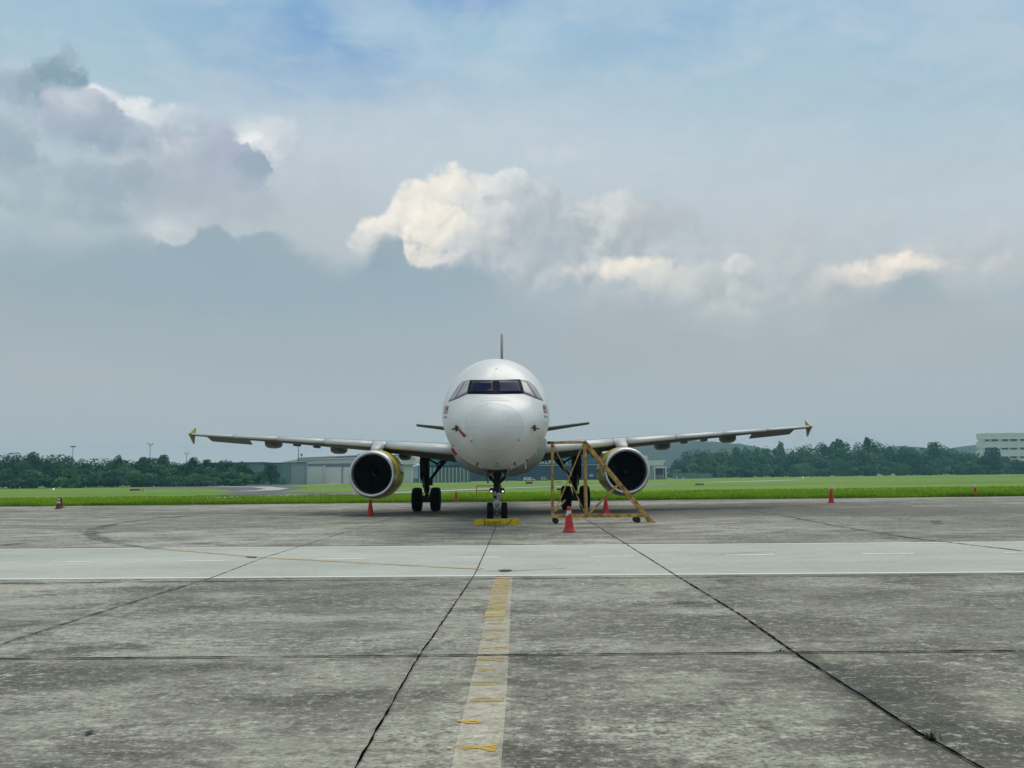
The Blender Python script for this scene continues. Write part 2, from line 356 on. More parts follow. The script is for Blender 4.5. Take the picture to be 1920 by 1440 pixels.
mk('fan_dark', (0.006, 0.006, 0.007), 0.5, spec=0.3)
mk('spinner_dark', (0.005, 0.005, 0.006), 0.7, spec=0.1)
mk('swirl', (0.16, 0.16, 0.17), 0.6)
mk('exhaust', (0.12, 0.11, 0.1), 0.4, metal=0.8)
mk('pylon_paint', (0.50, 0.51, 0.52), 0.4, var=0.15, vscale=2)
mk('rubber', (0.007, 0.007, 0.008), 0.85, var=0.3, vscale=8, spec=0.15)
mk('rim_metal', (0.16, 0.165, 0.17), 0.45, metal=0.4, var=0.3, vscale=10)
mk('gear_dark', (0.011, 0.012, 0.015), 0.6, metal=0.0, var=0.4, vscale=7, spec=0.3)
mk('gear_white', (0.55, 0.56, 0.55), 0.4, col2=(0.32, 0.33, 0.32), vscale=14)
mk('gear_grey', (0.2, 0.21, 0.22), 0.45, col2=(0.08, 0.085, 0.09), vscale=12)
mk('black', (0.006, 0.006, 0.007), 0.6)
mk('bay', (0.02, 0.021, 0.02), 0.8)
mk('windshield', (0.004, 0.013, 0.050), 0.12, spec=0.06)
mk('window_frame', (0.006, 0.007, 0.009), 0.7, spec=0.1)
mk('window_border', (0.13, 0.135, 0.145), 0.5)
mk('side_pane', (0.44, 0.41, 0.43), 0.3, col2=(0.32, 0.305, 0.33), vscale=2.2, coat=0.15)
mk('red', (0.36, 0.025, 0.02), 0.6, var=0.25, vscale=12)
mk('red_cover', (0.17, 0.02, 0.015), 0.7, var=0.3, vscale=12)
mk('ribbon_white', (0.6, 0.6, 0.58), 0.8)
mk('flag_red', (0.40, 0.09, 0.10), 0.5)
mk('flag_white', (0.72, 0.68, 0.68), 0.5)
mk('flag_blue', (0.12, 0.12, 0.25), 0.5)
mk('marking_grey', (0.33, 0.36, 0.36), 0.5)
mk('lamp_glass', (0.35, 0.36, 0.36), 0.12, coat=1.0)
mk('lamp_lit', (0.8, 0.8, 0.75), 0.3, emit=(1.0, 0.96, 0.82), estr=1.0)
mk('stand_yellow', (0.60, 0.40, 0.10), 0.6, col2=(0.22, 0.10, 0.03), vscale=5.0, bump=0.2, bscale=40)
mk('chock_yellow', (0.74, 0.52, 0.004), 0.6, var=0.3, vscale=14)
mk('rope_dark', (0.03, 0.016, 0.012), 0.8)
mk('cone_red', (0.58, 0.014, 0.008), 0.5, col2=(0.40, 0.012, 0.008), vscale=9)
mk('cone_old', (0.17, 0.028, 0.015), 0.7, col2=(0.09, 0.02, 0.012), vscale=9)
mk('cone_orange', (0.42, 0.10, 0.025), 0.65, var=0.25, vscale=9)
mk('cone_white', (0.66, 0.66, 0.62), 0.55, var=0.25, vscale=12)
mk('cone_edge', (0.62, 0.30, 0.27), 0.6)
mk('caster', (0.015, 0.015, 0.016), 0.6)

# ------------------------------------------------------------------ the ground
def node_mat(name):
    mt = bpy.data.materials.new(name); mt.use_nodes = True; return mt, mt.node_tree
def nz(nt, vec, scale, detail, rough, dist=0.0):
    n = nt.nodes.new('ShaderNodeTexNoise'); n.inputs['Scale'].default_value = scale; n.inputs['Detail'].default_value = detail
    n.inputs['Roughness'].default_value = rough; n.inputs['Distortion'].default_value = dist
    nt.links.new(vec, n.inputs['Vector']); return n.outputs[0]
def mapg(nt, sx, sy, rot=0.0):
    t = nt.nodes.new('ShaderNodeTexCoord'); mp = nt.nodes.new('ShaderNodeMapping')
    mp.inputs['Scale'].default_value = (sx, sy, 1); mp.inputs['Rotation'].default_value = (0, 0, rot)
    nt.links.new(t.outputs['Object'], mp.inputs[0]); return mp.outputs[0]
def mr(nt, v, a, b, c=0.0, d=1.0):
    n = nt.nodes.new('ShaderNodeMapRange'); n.interpolation_type = 'SMOOTHSTEP'; nt.links.new(v, n.inputs[0])
    n.inputs[1].default_value = a; n.inputs[2].default_value = b; n.inputs[3].default_value = c; n.inputs[4].default_value = d
    return n.outputs[0]
def mx(nt, f, a, b, mode='MIX'):
    n = nt.nodes.new('ShaderNodeMix'); n.data_type = 'RGBA'; n.blend_type = mode
    for s, v in ((n.inputs[0], f), (n.inputs[6], a), (n.inputs[7], b)):
        if isinstance(v, tuple): s.default_value = (*v, 1)
        elif isinstance(v, (int, float)): s.default_value = v
        else: nt.links.new(v, s)
    return n.outputs[2]
def concrete(name, light, dark, green, stain=0.7, speck=0.5, rough=0.85, patches=(), tones=()):
    mt, nt = node_mat(name); b = nt.nodes['Principled BSDF']
    big = nz(nt, mapg(nt, 0.10, 0.22), 1.0, 5, 0.6, 0.8)
    mid = nz(nt, mapg(nt, 0.7, 1.1, 0.06), 1.0, 8, 0.72, 0.2)
    streak = nz(nt, mapg(nt, 0.55, 2.2, -0.04), 1.0, 7, 0.7)
    fine = nz(nt, mapg(nt, 7, 11), 1.0, 5, 0.7)
    grit = nz(nt, mapg(nt, 26, 34), 1.0, 3, 0.65)
    grn = nz(nt, mapg(nt, 0.25, 0.3, 0.3), 1.0, 4, 0.6)
    c = mx(nt, mr(nt, big, 0.36, 0.66), dark, light)
    c = mx(nt, mr(nt, grn, 0.5, 0.72, 0, 0.55), c, green)
    c = mx(nt, mr(nt, mid, 0.52, 0.34, 0, stain), c, tuple(v * 0.55 for v in dark))
    c = mx(nt, mr(nt, mid, 0.50, 0.68, 0, 0.6 * stain), c, tuple(min(1, v * 1.2) for v in light))
    c = mx(nt, mr(nt, streak, 0.55, 0.72, 0, 0.5 * stain), c, tuple(min(1, v * 1.3) for v in light))
    c = mx(nt, mr(nt, streak, 0.44, 0.28, 0, 0.65 * stain), c, tuple(v * 0.45 for v in dark))
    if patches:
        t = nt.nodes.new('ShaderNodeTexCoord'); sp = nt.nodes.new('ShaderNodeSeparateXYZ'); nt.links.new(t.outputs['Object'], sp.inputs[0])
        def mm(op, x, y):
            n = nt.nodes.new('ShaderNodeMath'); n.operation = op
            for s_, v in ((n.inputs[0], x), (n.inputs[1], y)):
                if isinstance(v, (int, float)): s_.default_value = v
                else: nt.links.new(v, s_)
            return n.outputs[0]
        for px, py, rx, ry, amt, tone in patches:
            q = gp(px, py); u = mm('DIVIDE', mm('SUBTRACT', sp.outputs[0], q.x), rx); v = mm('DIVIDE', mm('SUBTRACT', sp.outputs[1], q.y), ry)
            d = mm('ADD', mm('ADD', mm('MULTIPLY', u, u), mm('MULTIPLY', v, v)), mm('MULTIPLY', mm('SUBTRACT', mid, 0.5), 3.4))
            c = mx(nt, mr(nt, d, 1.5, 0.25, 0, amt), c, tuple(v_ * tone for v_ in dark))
    rgh = mr(nt, nz(nt, mapg(nt, 0.4, 0.7, 0.5), 1.0, 3, 0.6), 0.35, 0.65, 0.45, 1.0)
    def sp_(v):
        n = nt.nodes.new('ShaderNodeMath'); n.operation = 'MULTIPLY'; nt.links.new(v, n.inputs[0]); nt.links.new(rgh, n.inputs[1]); return n.outputs[0]
    if tones:
        t = nt.nodes.new('ShaderNodeTexCoord'); sp2 = nt.nodes.new('ShaderNodeSeparateXYZ'); nt.links.new(t.outputs['Object'], sp2.inputs[0])
        def m2(op, x, y):
            n = nt.nodes.new('ShaderNodeMath'); n.operation = op
            for s_, v in ((n.inputs[0], x), (n.inputs[1], y)):
                if isinstance(v, (int, float)): s_.default_value = v
                else: nt.links.new(v, s_)
            return n.outputs[0]
        for (ax, ay), (bx, by), k in tones:
            A, B = gp(ax, ay), gp(bx, by)
            if abs(B.x - A.x) < abs(B.y - A.y):
                sl = (B.x - A.x) / (B.y - A.y); side = m2('GREATER_THAN', m2('SUBTRACT', sp2.outputs[0], m2('MULTIPLY', sp2.outputs[1], sl)), A.x - sl * A.y)
            else:
                sl = (B.y - A.y) / (B.x - A.x); side = m2('LESS_THAN', m2('SUBTRACT', sp2.outputs[1], m2('MULTIPLY', sp2.outputs[0], sl)), A.y - sl * A.x)
            c = mx(nt, m2('MULTIPLY', side, 1.0), c, mx(nt, 1.0, c, (k, k, k * .99), 'MULTIPLY'))
    c = mx(nt, sp_(mr(nt, fine, 0.51, 0.36, 0, 0.95 * speck)), c, tuple(v * 0.42 for v in dark))
    c = mx(nt, sp_(mr(nt, fine, 0.53, 0.66, 0, 0.75 * speck)), c, tuple(min(1, v * 1.55) for v in light))
    c = mx(nt, sp_(mr(nt, grit, 0.48, 0.35, 0, 0.95 * speck)), c, tuple(v * 0.32 for v in dark))
    c = mx(nt, mr(nt, grit, 0.56, 0.68, 0, 0.5 * speck), c, tuple(min(1, v * 1.6) for v in light))
    nt.links.new(c, b.inputs['Base Color']); b.inputs['Roughness'].default_value = rough
    b.inputs['Specular IOR Level'].default_value = 0.25
    bp = nt.nodes.new('ShaderNodeBump'); bp.inputs['Strength'].default_value = 0.7; bp.inputs['Distance'].default_value = 0.006
    nt.links.new(fine, bp.inputs['Height']); nt.links.new(bp.outputs[0], b.inputs['Normal'])
    M[name] = mt; return mt
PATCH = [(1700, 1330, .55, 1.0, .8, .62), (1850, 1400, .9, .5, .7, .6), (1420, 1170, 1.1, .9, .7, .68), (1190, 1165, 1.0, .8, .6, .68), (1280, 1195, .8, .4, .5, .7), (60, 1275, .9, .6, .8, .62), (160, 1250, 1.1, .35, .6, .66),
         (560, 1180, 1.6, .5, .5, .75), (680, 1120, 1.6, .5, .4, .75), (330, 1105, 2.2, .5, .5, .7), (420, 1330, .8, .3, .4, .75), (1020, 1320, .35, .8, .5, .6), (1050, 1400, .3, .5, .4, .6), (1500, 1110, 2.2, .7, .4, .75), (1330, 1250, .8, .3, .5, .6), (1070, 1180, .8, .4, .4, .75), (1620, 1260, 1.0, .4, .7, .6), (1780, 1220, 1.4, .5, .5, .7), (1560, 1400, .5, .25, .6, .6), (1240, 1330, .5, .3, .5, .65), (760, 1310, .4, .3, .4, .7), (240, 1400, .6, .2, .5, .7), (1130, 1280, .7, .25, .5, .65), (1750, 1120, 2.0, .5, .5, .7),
         (1130, 960, 13, 4.5, .95, .26), (860, 957, 8, 4.0, .95, .3), (1560, 957, 14, 3.5, .75, .5), (1330, 949, 14, 3.5, .8, .45), (980, 972, 3.0, 2.2, .7, .55), (1280, 967, 6, 1.4, .6, .55), (1850, 962, 10, 2.2, .6, .55), (1080, 990, 2.6, .6, .4, .7), (300, 975, 8, 1.5, .4, .7), (100, 957, 8, 3, .5, .6), (500, 960, 10, 2.5, .4, .7), (700, 978, 4, 1.2, .4, .7)]  # far row: dark damp streaks, with the aircraft's shade painted into the concrete
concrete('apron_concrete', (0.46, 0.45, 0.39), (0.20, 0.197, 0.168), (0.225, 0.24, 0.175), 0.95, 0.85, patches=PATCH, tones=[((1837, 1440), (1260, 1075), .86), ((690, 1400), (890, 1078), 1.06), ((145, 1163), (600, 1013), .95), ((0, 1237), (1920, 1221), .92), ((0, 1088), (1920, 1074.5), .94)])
concrete('road_concrete', (0.52, 0.54, 0.49), (0.43, 0.455, 0.41), (0.44, 0.47, 0.42), 0.2, 0.22, patches=[(1400, 1041, 1.6, .25, .3, .7), (1120, 1030, 1.2, .2, .25, .8), (500, 1062, 3, .4, .25, .85), (1650, 1060, 4, .8, .25, .85), (100, 1045, 3, .8, .2, .85), (945, 1071, .5, .15, .5, .5), (1380, 1038, .7, .12, .4, .6), (1480, 1056, 2, .15, .25, .8)])
concrete('strip_concrete', (0.50, 0.475, 0.385), (0.36, 0.34, 0.275), (0.40, 0.39, 0.30), 0.55, 0.6)
concrete('taxi_asphalt', (0.17, 0.175, 0.18), (0.11, 0.115, 0.12), (0.12, 0.13, 0.13), 0.3, 0.2)
concrete('taxi_light', (0.52, 0.54, 0.52), (0.42, 0.44, 0.42), (0.42, 0.45, 0.42), 0.1, 0.1)
def paint_mat(name, c, under, lo, hi, sx=2.0, sy=6.0, alpha=True):
    """worn road paint: where it has flaked off, the concrete shows through"""
    mt, nt = node_mat(name); b = nt.nodes['Principled BSDF']
    w = nz(nt, mapg(nt, sx, sy), 1.0, 6, 0.7)
    b.inputs['Base Color'].default_value = (*c, 1); b.inputs['Roughness'].default_value = 0.8
    nt.links.new(mr(nt, w, lo, hi), b.inputs['Alpha']); M[name] = mt
paint_mat('line_white', (0.84, 0.85, 0.82), None, 0.22, 0.42)
paint_mat('line_white_worn', (0.82, 0.83, 0.80), None, 0.30, 0.50)
paint_mat('yellow_fresh', (0.62, 0.41, 0.07), None, 0.36, 0.54, 7, 26)
paint_mat('yellow_worn', (0.50, 0.36, 0.11), None, 0.40, 0.62, 5, 26)
paint_mat('yellow_faint', (0.52, 0.40, 0.18), None, 0.34, 0.66, 2.5, 3)
paint_mat('yellow_line', (0.54, 0.42, 0.22), None, 0.34, 0.62, 0.6, 2)
paint_mat('tyre_mark', (0.07, 0.072, 0.072), None, 0.30, 0.85, 0.8, 1.6)
paint_mat('tyre_shade_faint', (0.07, 0.072, 0.07), None, 0.40, 0.85, 0.35, 1.8)
mk('joint_black', (0.004, 0.004, 0.004), 0.95, spec=0.0)
paint_mat('joint_faint', (0.03, 0.03, 0.03), None, 0.28, 0.5, 1.5, 1.5)

def sheet(name, pts, mat, z, kind='structure'):
    mb = MB(); mb.add([(p[0], p[1], z) for p in pts], [tuple(range(len(pts)))])
    o = mb.build(name, mat, None, fixn=False)
    if o.data.polygons[0].normal.z < 0: o.data.flip_normals()
    o['kind'] = kind; return o
def pxs(lst): return [gp(*p) for p in lst]
def grass_material(name, a, b_, c3, s):
    mt, nt = node_mat(name); b = nt.nodes['Principled BSDF']
    n_a = nz(nt, mapg(nt, s, s * 2.2), 1.0, 6, 0.65, 0.5); n_b = nz(nt, mapg(nt, s * 12, s * 12), 1.0, 4, 0.7)
    n_c = nz(nt, mapg(nt, s * 0.18, s * 0.5), 1.0, 4, 0.6)
    c = mx(nt, mr(nt, n_a, 0.35, 0.65), a, b_); c = mx(nt, mr(nt, n_c, 0.46, 0.62, 0, 0.95), c, c3); c = mx(nt, mr(nt, n_c, 0.46, 0.34, 0, 0.5), c, tuple(v * 0.6 for v in a))
    c = mx(nt, mr(nt, n_b, 0.5, 0.3, 0, 0.5), c, tuple(v * 0.5 for v in a))
    nt.links.new(c, b.inputs['Base Color']); b.inputs['Roughness'].default_value = 0.9; b.inputs['Specular IOR Level'].default_value = 0.15
    M[name] = mt
grass_material('grass_field', (0.12, 0.25, 0.028), (0.18, 0.31, 0.045), (0.22, 0.27, 0.06), 0.05)
grass_material('grass_near', (0.14, 0.28, 0.006), (0.21, 0.36, 0.012), (0.24, 0.32, 0.02), 0.3)
g = MB(); g.add([(-2400, -75, -0.06), (2400, -75, -0.06), (2400, 1915, -0.06), (-2400, 1915, -0.06)], [(0, 1, 2, 3)])
o = g.build('ground', M['grass_field'], fixn=False); o['kind'] = 'structure'
eL, eR = gp(0, 950), gp(1920, 930.5)
def along(a, b, x): return a + (b - a) * ((x - a.x) / (b.x - a.x))
edge = []
rnd = random.Random(4)
xx = -150.0
while xx <= 150:
    p = along(eL, eR, xx); edge.append((p.x, p.y + rnd.uniform(-0.35, 0.35))); xx += 1.3
def slab(name, top, mat, z0, z1):
    pass
mb = MB(); n = len(edge)
top = [(x, y, 0.0) for x, y in edge] + [(150, -25, 0), (-150, -25, 0)]
mb.add(top, [tuple(range(len(top)))])
mb.add([(x, y, 0.0) for x, y in edge] + [(x, y, -0.06) for x, y in edge], [(i, i + 1, n + i + 1, n + i) for i in range(n - 1)])
o = mb.build('apron', M['apron_concrete'], fixn=False); o['kind'] = 'structure'
if o.data.polygons[0].normal.z < 0: o.data.flip_normals()
# light concrete service road across the apron
rt0, rt1 = gp(0, 1030.5), gp(1920, 1016.5); rb0, rb1 = gp(0, 1088), gp(1920, 1074.5)
sheet('road', [along(rb0, rb1, -60), along(rb0, rb1, 60), along(rt0, rt1, 60), along(rt0, rt1, -60)], M['road_concrete'], 0.004)
def ribbon(mb, pts, w, z, jit=0.0, step=None, seed=0):
    pts = [Vector((p[0], p[1], 0)) for p in pts]; rr = random.Random(seed)
    if step:
        q = [pts[0]]
        for a, b in zip(pts, pts[1:]):
            k = max(1, int((b - a).length / step))
            for i in range(1, k + 1): q.append(a.lerp(b, i / k))
        pts = q
    vs = []; last = None
    for i, p in enumerate(pts):
        d = (pts[min(i + 1, len(pts) - 1)] - pts[max(i - 1, 0)]).normalized(); nn = Vector((-d.y, d.x, 0))
        ww = w[0] + (w[1] - w[0]) * i / max(1, len(pts) - 1) if isinstance(w, tuple) else w
        if jit: ww *= rr.uniform(0.45, 1.55); p = p + nn * rr.uniform(-jit, jit)
        vs += [(p + nn * ww / 2).to_tuple()[:2] + (z,), (p - nn * ww / 2).to_tuple()[:2] + (z,)]
    mb.add(vs, [(2 * i, 2 * i + 1, 2 * i + 3, 2 * i + 2) for i in range(len(pts) - 1)])
def marking(name, mb, mat):
    o = mb.build(name, mat, fixn=False)
    for p in o.data.polygons:
        if p.normal.z < 0: o.data.flip_normals(); break
    o['kind'] = 'structure'; return o
mb = MB()
ribbon(mb, [along(rt0, rt1, -60), along(rt0, rt1, 60)], 0.15, 0.008)
rq = Vector((0, .12, 0)); ribbon(mb, [along(rb0, rb1, -60) + rq, along(rb0, rb1, 60) + rq], 0.11, 0.008)
marking('road_edge_line', mb, M['line_white'])
mb = MB()
for x0, x1, y0, y1 in [(92, 175, 1054.8, 1053.9), (340, 430, 1052.2, 1051.3), (595, 685, 1049, 1048.2), (850, 937, 1046, 1045.3), (1107, 1190, 1044, 1043.3), (1360, 1452, 1041.3, 1040.6), (1617, 1715, 1039, 1038.2), (1882, 1975, 1036.6, 1035.8)]:
    ribbon(mb, pxs([(x0, y0), (x1, y1)]), 0.14, 0.008)
marking('road_centre_line', mb, M['line_white_worn'])
mb = MB(); ribbon(mb, pxs([(300, 1029.5), (400, 1038), (490, 1046), (600, 1051.5), (720, 1058), (820, 1063.5), (905, 1067.5)]), 0.17, 0.012, step=0.5)
ribbon(mb, pxs([(950, 1070.5), (985, 1069.5), (1015, 1068.5), (1060, 1066)]), 0.14, 0.012)
marking('taxi_line', mb, M['yellow_line'])
# pale strip with the worn yellow bars
sheet('marking_strip', pxs([(844, 1446), (868, 1340), (893, 1240), (912, 1150), (928, 1080), (961, 1080), (957, 1150), (954, 1220), (949, 1320), (939, 1446)]), M['strip_concrete'], 0.004)
mb = MB()
for x0, x1, y, w in [(850, 931, 1403, 0.075), (859, 902, 1354.5, 0.07)]:
    ribbon(mb, pxs([(x0, y - 2), ((x0 + x1) / 2, y + 0.5), (x1, y + 1)]), (w * 0.8, w * 1.2), 0.008, 0.002, 0.04, 3)
marking('yellow_bar', mb, M['yellow_fresh'])
mb = MB()
for x0, x1, y, w in [(882, 945, 1314, 0.10), (884, 945, 1282, 0.12), (897, 930, 1258, 0.13), (888, 945, 1237, 0.15), (903, 952, 1216, 0.12), (912, 936, 1199, 0.09), (908, 950, 1183, 0.10), (915, 950, 1170, 0.11), (914, 950, 1148, .12), (922, 952, 1122, .12), (927, 955, 1100, .12)]:
    ribbon(mb, pxs([(x0, y), (x1, y)]), w, 0.008, 0.004, 0.05, int(y))
marking('yellow_bar', mb, M['yellow_worn'])
mb = MB(); ribbon(mb, pxs([(925, 1165), (933, 1130), (940, 1100), (944, 1082)]), 0.24, 0.010)
marking('yellow_smear', mb, M['yellow_faint'])
# joints between the slabs
J = [([(-120, 1249), (0, 1210), (145, 1163), (280, 1120), (400, 1083), (490, 1048), (600, 1013), (690, 985), (760, 966), (845, 948)], 0.018, 31),
     ([(640, 1492), (668, 1440), (690, 1400), (735, 1320), (785, 1232), (808, 1200), (850, 1137), (890, 1078), (903, 1050), (917, 1018), (927, 995), (931, 984)], 0.0135, 32),
     ([(1085, 966), (1105, 978), (1165, 1015), (1260, 1075), (1330, 1118), (1390, 1155), (1500, 1232), (1640, 1322), (1720, 1375), (1837, 1440), (1990, 1530)], 0.019, 33)]
for pts, w, s in J:
    mb = MB(); ribbon(mb, pxs(pts), w, 0.012, 0.004, 0.11, s); marking('slab_joint', mb, M['joint_black'])
t0, t1, t2 = gp(0, 1237), gp(960, 1229.5), gp(1920, 1221.5)
mb = MB(); ribbon(mb, [along(t0, t1, -40), t0, t1, t2, along(t1, t2, 40)], 0.030, 0.012, 0.003, 0.12, 34); marking('slab_joint', mb, M['joint_black'])
mb = MB()
for pts, w in [([(1380, 953), (1470, 967), (1560, 985), (1700, 1008), (1920, 1034)], 0.06), ([(1042, 989.5), (1118, 989.5)], 0.10), ([(1145, 990), (1260, 991)], 0.05),
               ([(0, 1094.5), (300, 1091.5), (700, 1088), (960, 1085.5)], 0.05), ([(960, 1085.5), (1400, 1082), (1920, 1077.5)], 0.05), ([(640, 1024), (1100, 1021), (1500, 1018)], 0.05),
               ([(895, 958), (760, 972)], 0.05), ([(440, 980), (560, 968), (700, 958)], 0.05), ([(0, 968), (200, 964), (420, 966)], 0.07)]:
    ribbon(mb, pxs(pts), w, 0.012, 0.02, 0.3, int(pts[0][0]))
marking('hairline_crack', mb, M['joint_faint'])
mb = MB()
ribbon(mb, pxs([(300, 1030), (250, 1024.5), (215, 1018), (185, 1010), (170, 1002), (172, 995), (190, 988), (225, 981), (290, 972), (370, 966)]), (0.34, 0.5), 0.012, 0.02, 0.5, 6)
marking('tyre_mark', mb, M['tyre_mark'])
mb = MB()
ribbon(mb, pxs([(0, 1024), (70, 1014), (140, 1005), (220, 997)]), 0.35, 0.008, 0.03, 0.5, 7)
ribbon(mb, pxs([(1585, 1019), (1640, 1013), (1690, 1005)]), 0.22, 0.012, 0.02, 0.3, 7)
ribbon(mb, pxs([(1330, 1043), (1400, 1037), (1445, 1035)]), 0.2, 0.012, 0.02, 0.3, 7)
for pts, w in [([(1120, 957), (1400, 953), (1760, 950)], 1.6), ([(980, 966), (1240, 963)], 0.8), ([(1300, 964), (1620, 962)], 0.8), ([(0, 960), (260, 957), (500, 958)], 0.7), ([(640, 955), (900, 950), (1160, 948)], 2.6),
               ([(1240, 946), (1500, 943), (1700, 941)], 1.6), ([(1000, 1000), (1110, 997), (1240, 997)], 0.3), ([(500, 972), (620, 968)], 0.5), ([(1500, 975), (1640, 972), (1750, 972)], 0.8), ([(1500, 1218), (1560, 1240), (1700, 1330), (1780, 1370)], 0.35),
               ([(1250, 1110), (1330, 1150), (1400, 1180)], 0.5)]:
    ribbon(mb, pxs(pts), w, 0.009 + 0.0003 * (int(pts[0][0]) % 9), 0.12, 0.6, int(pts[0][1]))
marking('stain_and_shade', mb, M['tyre_shade_faint'])  # stains and tyre streaks, plus painted bands of shade beneath the aircraft
mb = MB(); mb.add([(p.x, p.y, 0.0125) for p in pxs([(1742, 976.5), (1763, 976), (1770, 983), (1751, 983.5)])], [(0, 1, 2, 3)]); marking('patch', mb, M['tyre_mark'])
mb = MB(); mb.add([(p.x, p.y, 0.014) for p in pxs([(934, 1070.5), (944, 1068.8), (957, 1069.2), (961, 1071), (950, 1073), (940, 1073)])], [(0, 1, 2, 3, 4, 5)])
mb.add([(p.x, p.y, 0.014) for p in pxs([(158, 1377), (170, 1373), (179, 1375), (168, 1379), (163, 1381)])], [(0, 1, 2, 3, 4)])
mb.add([(p.x, p.y, 0.014) for p in pxs([(460, 1044.2), (482, 1045), (480, 1047), (464, 1046.4)])], [(0, 1, 2, 3)])
marking('tar_blot', mb, M['joint_faint'])

# taxiway beyond the near grass
sheet('taxiway', pxs([(240, 917), (250, 914.6), (360, 911.6), (450, 909.6), (535, 909), (580, 913.6), (552, 917.5), (520, 922.5), (650, 922), (757, 919.6), (900, 914.7), (1013, 911.2), (1100, 909.4), (1262, 905.6), (1262, 907.4), (1100, 912), (1013, 914.2), (900, 918), (757, 925.5), (650, 929.5), (494, 932), (400, 936.5), (325, 938), (345, 932), (400, 928), (440, 923), (430, 918.5), (400, 915.6), (330, 915.4)]), M['taxi_asphalt'], -0.05)
mb = MB()
ribbon(mb, pxs([(345, 935.5), (400, 932.6), (494, 929), (560, 927), (650, 925.5), (757, 922.4), (900, 916.4), (1013, 912.6), (1100, 910.6), (1262, 906.5)]), 4.2, -0.044); marking('taxiway_shoulder', mb, M['taxi_light'])
mb = MB(); ribbon(mb, pxs([(452, 920.5), (500, 918.6), (520, 915.6), (490, 912.6), (400, 911.9)]), (3.5, 6), -0.044); marking('taxiway_shoulder', mb, M['taxi_light'])
mb = MB(); ribbon(mb, pxs([(1328, 904), (1400, 902.2), (1500, 899.3)]), 7, -0.044); marking('taxiway_shoulder', mb, M['taxi_light'])
mb = MB(); ribbon(mb, pxs([(600, 908), (690, 904.5), (760, 902.5)]), 9, -0.044); marking('taxiway_shoulder', mb, M['taxi_light'])

mk('soil', (0.035, 0.032, 0.018), 0.95, var=.5, vscale=.8)
mb = MB(); ribbon(mb, [(x, y - .08) for x, y in edge], 0.55, 0.004, 0.14, 0.45, 12); marking('soil_edge', mb, M['soil'])
# tall grass standing along the apron edge, blade clumps
def blades(name, ymin, ymax, n, hmin, hmax, w, mat, seed):
    rr = random.Random(seed); vs = []; fs = []
    for i in range(n):
        px = rr.uniform(-40, 1960); t = rr.random() ** 2.6
        e = eL + (eR - eL) * (px / 1920); d = e.y + 0.25 + t * (ymax - ymin)
        x = e.x / e.y * d; 
        k = 0.6 + 0.4 * math.sin(x * 0.7 + d * 0.3) * math.sin(x * 0.23 + 1.3)
        h = rr.uniform(hmin, hmax) * (0.55 + 0.55 * k) * (1 - 0.6 * t); a = rr.uniform(0, 3.14); ww = w * rr.uniform(0.6, 1.6)
        lx, ly = rr.uniform(-0.5, 0.5) * h, rr.uniform(-0.5, 0.5) * h
        b = len(vs); c, s_ = math.cos(a) * ww, math.sin(a) * ww
        vs += [(x - c, d - s_, -0.06), (x + c, d + s_, -0.06), (x + c * 0.3 + lx, d + s_ * 0.3 + ly, h - 0.06)]
        fs.append((b, b + 1, b + 2))
    mb = MB(); mb.v = vs; mb.f = fs; mb.sm = [False] * len(fs)
    o = mb.build(name, mat, fixn=False); o['kind'] = 'stuff'; return o
mk('blade', (0.33, 0.48, 0.018), 0.8, col2=(0.14, 0.29, 0.010), vscale=0.16, spec=0.2)
o = blades('grass', 0, 42, 90000, 0.14, 0.42, 0.045, M['blade'], 11)
tag(o, 'bright green grass growing along the far edge of the apron', 'grass')
e0, e1 = along(eL, eR, -150), along(eL, eR, 150)
sheet('grass_verge', [(e0.x, e0.y + .5), (e1.x, e1.y + .5), (e1.x, e1.y + 52), (e0.x, e0.y + 38)], M['grass_near'], -0.054)
# small weeds in the slab joint
mb = MB(); rr = random.Random(3)
for px, py, n, h in [(1748, 1386, 26, 0.05), (1462, 1222, 22, 0.03), (1640, 1318, 8, 0.02), (1700, 1362, 10, 0.025), (1560, 1272, 7, 0.02), (1480, 1216, 8, 0.02), (1180, 1024, 10, 0.03), (1150, 1006, 12, 0.03), (1130, 993, 10, 0.03), (1320, 1112, 8, 0.02), (1395, 1160, 8, 0.02)]:
    c = gp(px, py)
    for i in range(n):
        x, y = c.x + rr.gauss(0, 0.022), c.y + rr.gauss(0, 0.014); a = rr.uniform(0, 3.1); hh = h * rr.uniform(0.5, 1.3)
        mb.add([(x - 0.006 * math.cos(a), y - 0.006 * math.sin(a), 0), (x + 0.006 * math.cos(a), y + 0.006 * math.sin(a), 0), (x + rr.gauss(0, 0.02), y + rr.gauss(0, 0.02), hh)], [(0, 1, 2)])
mk('weed', (0.08, 0.09, 0.02), 0.9, var=0.4, vscale=30)
o = mb.build('weeds', M['weed'], fixn=False); tag(o, 'small tufts of weed sprouting from the slab joint', 'weeds', kind='stuff')

# ------------------------------------------------------------------ the airliner (local frame: x to the right of the picture, y aft, z up, origin below the nose tip)
YN = 30.87                                     # distance of the nose wheels
png = at(932.3, 980, YN); pmg = at(939.5, 957, YN + 12.64)
hd = math.atan2(pmg.x - png.x, 12.64)
AM = Matrix.Translation((png.x, YN, 0)) @ Matrix.Rotation(-hd, 4, 'Z') @ Matrix.Translation((0, -5.07, 0))
AI = AM.inverted()
jet = empty('airplane', AM.translation, -hd)
tag(jet, 'white twin-engine passenger jet with yellow engine cowls parked nose-on on the apron', 'airplane')
def loc(px, py, y):
    """local point at y metres aft of the nose, in the direction measured in the photograph"""
    d = ray(px, py); o0 = AI @ Vector((0, 0, CAM_H)); dl = AI.to_3x3() @ d
    return o0 + dl * ((y - o0.y) / dl.y)

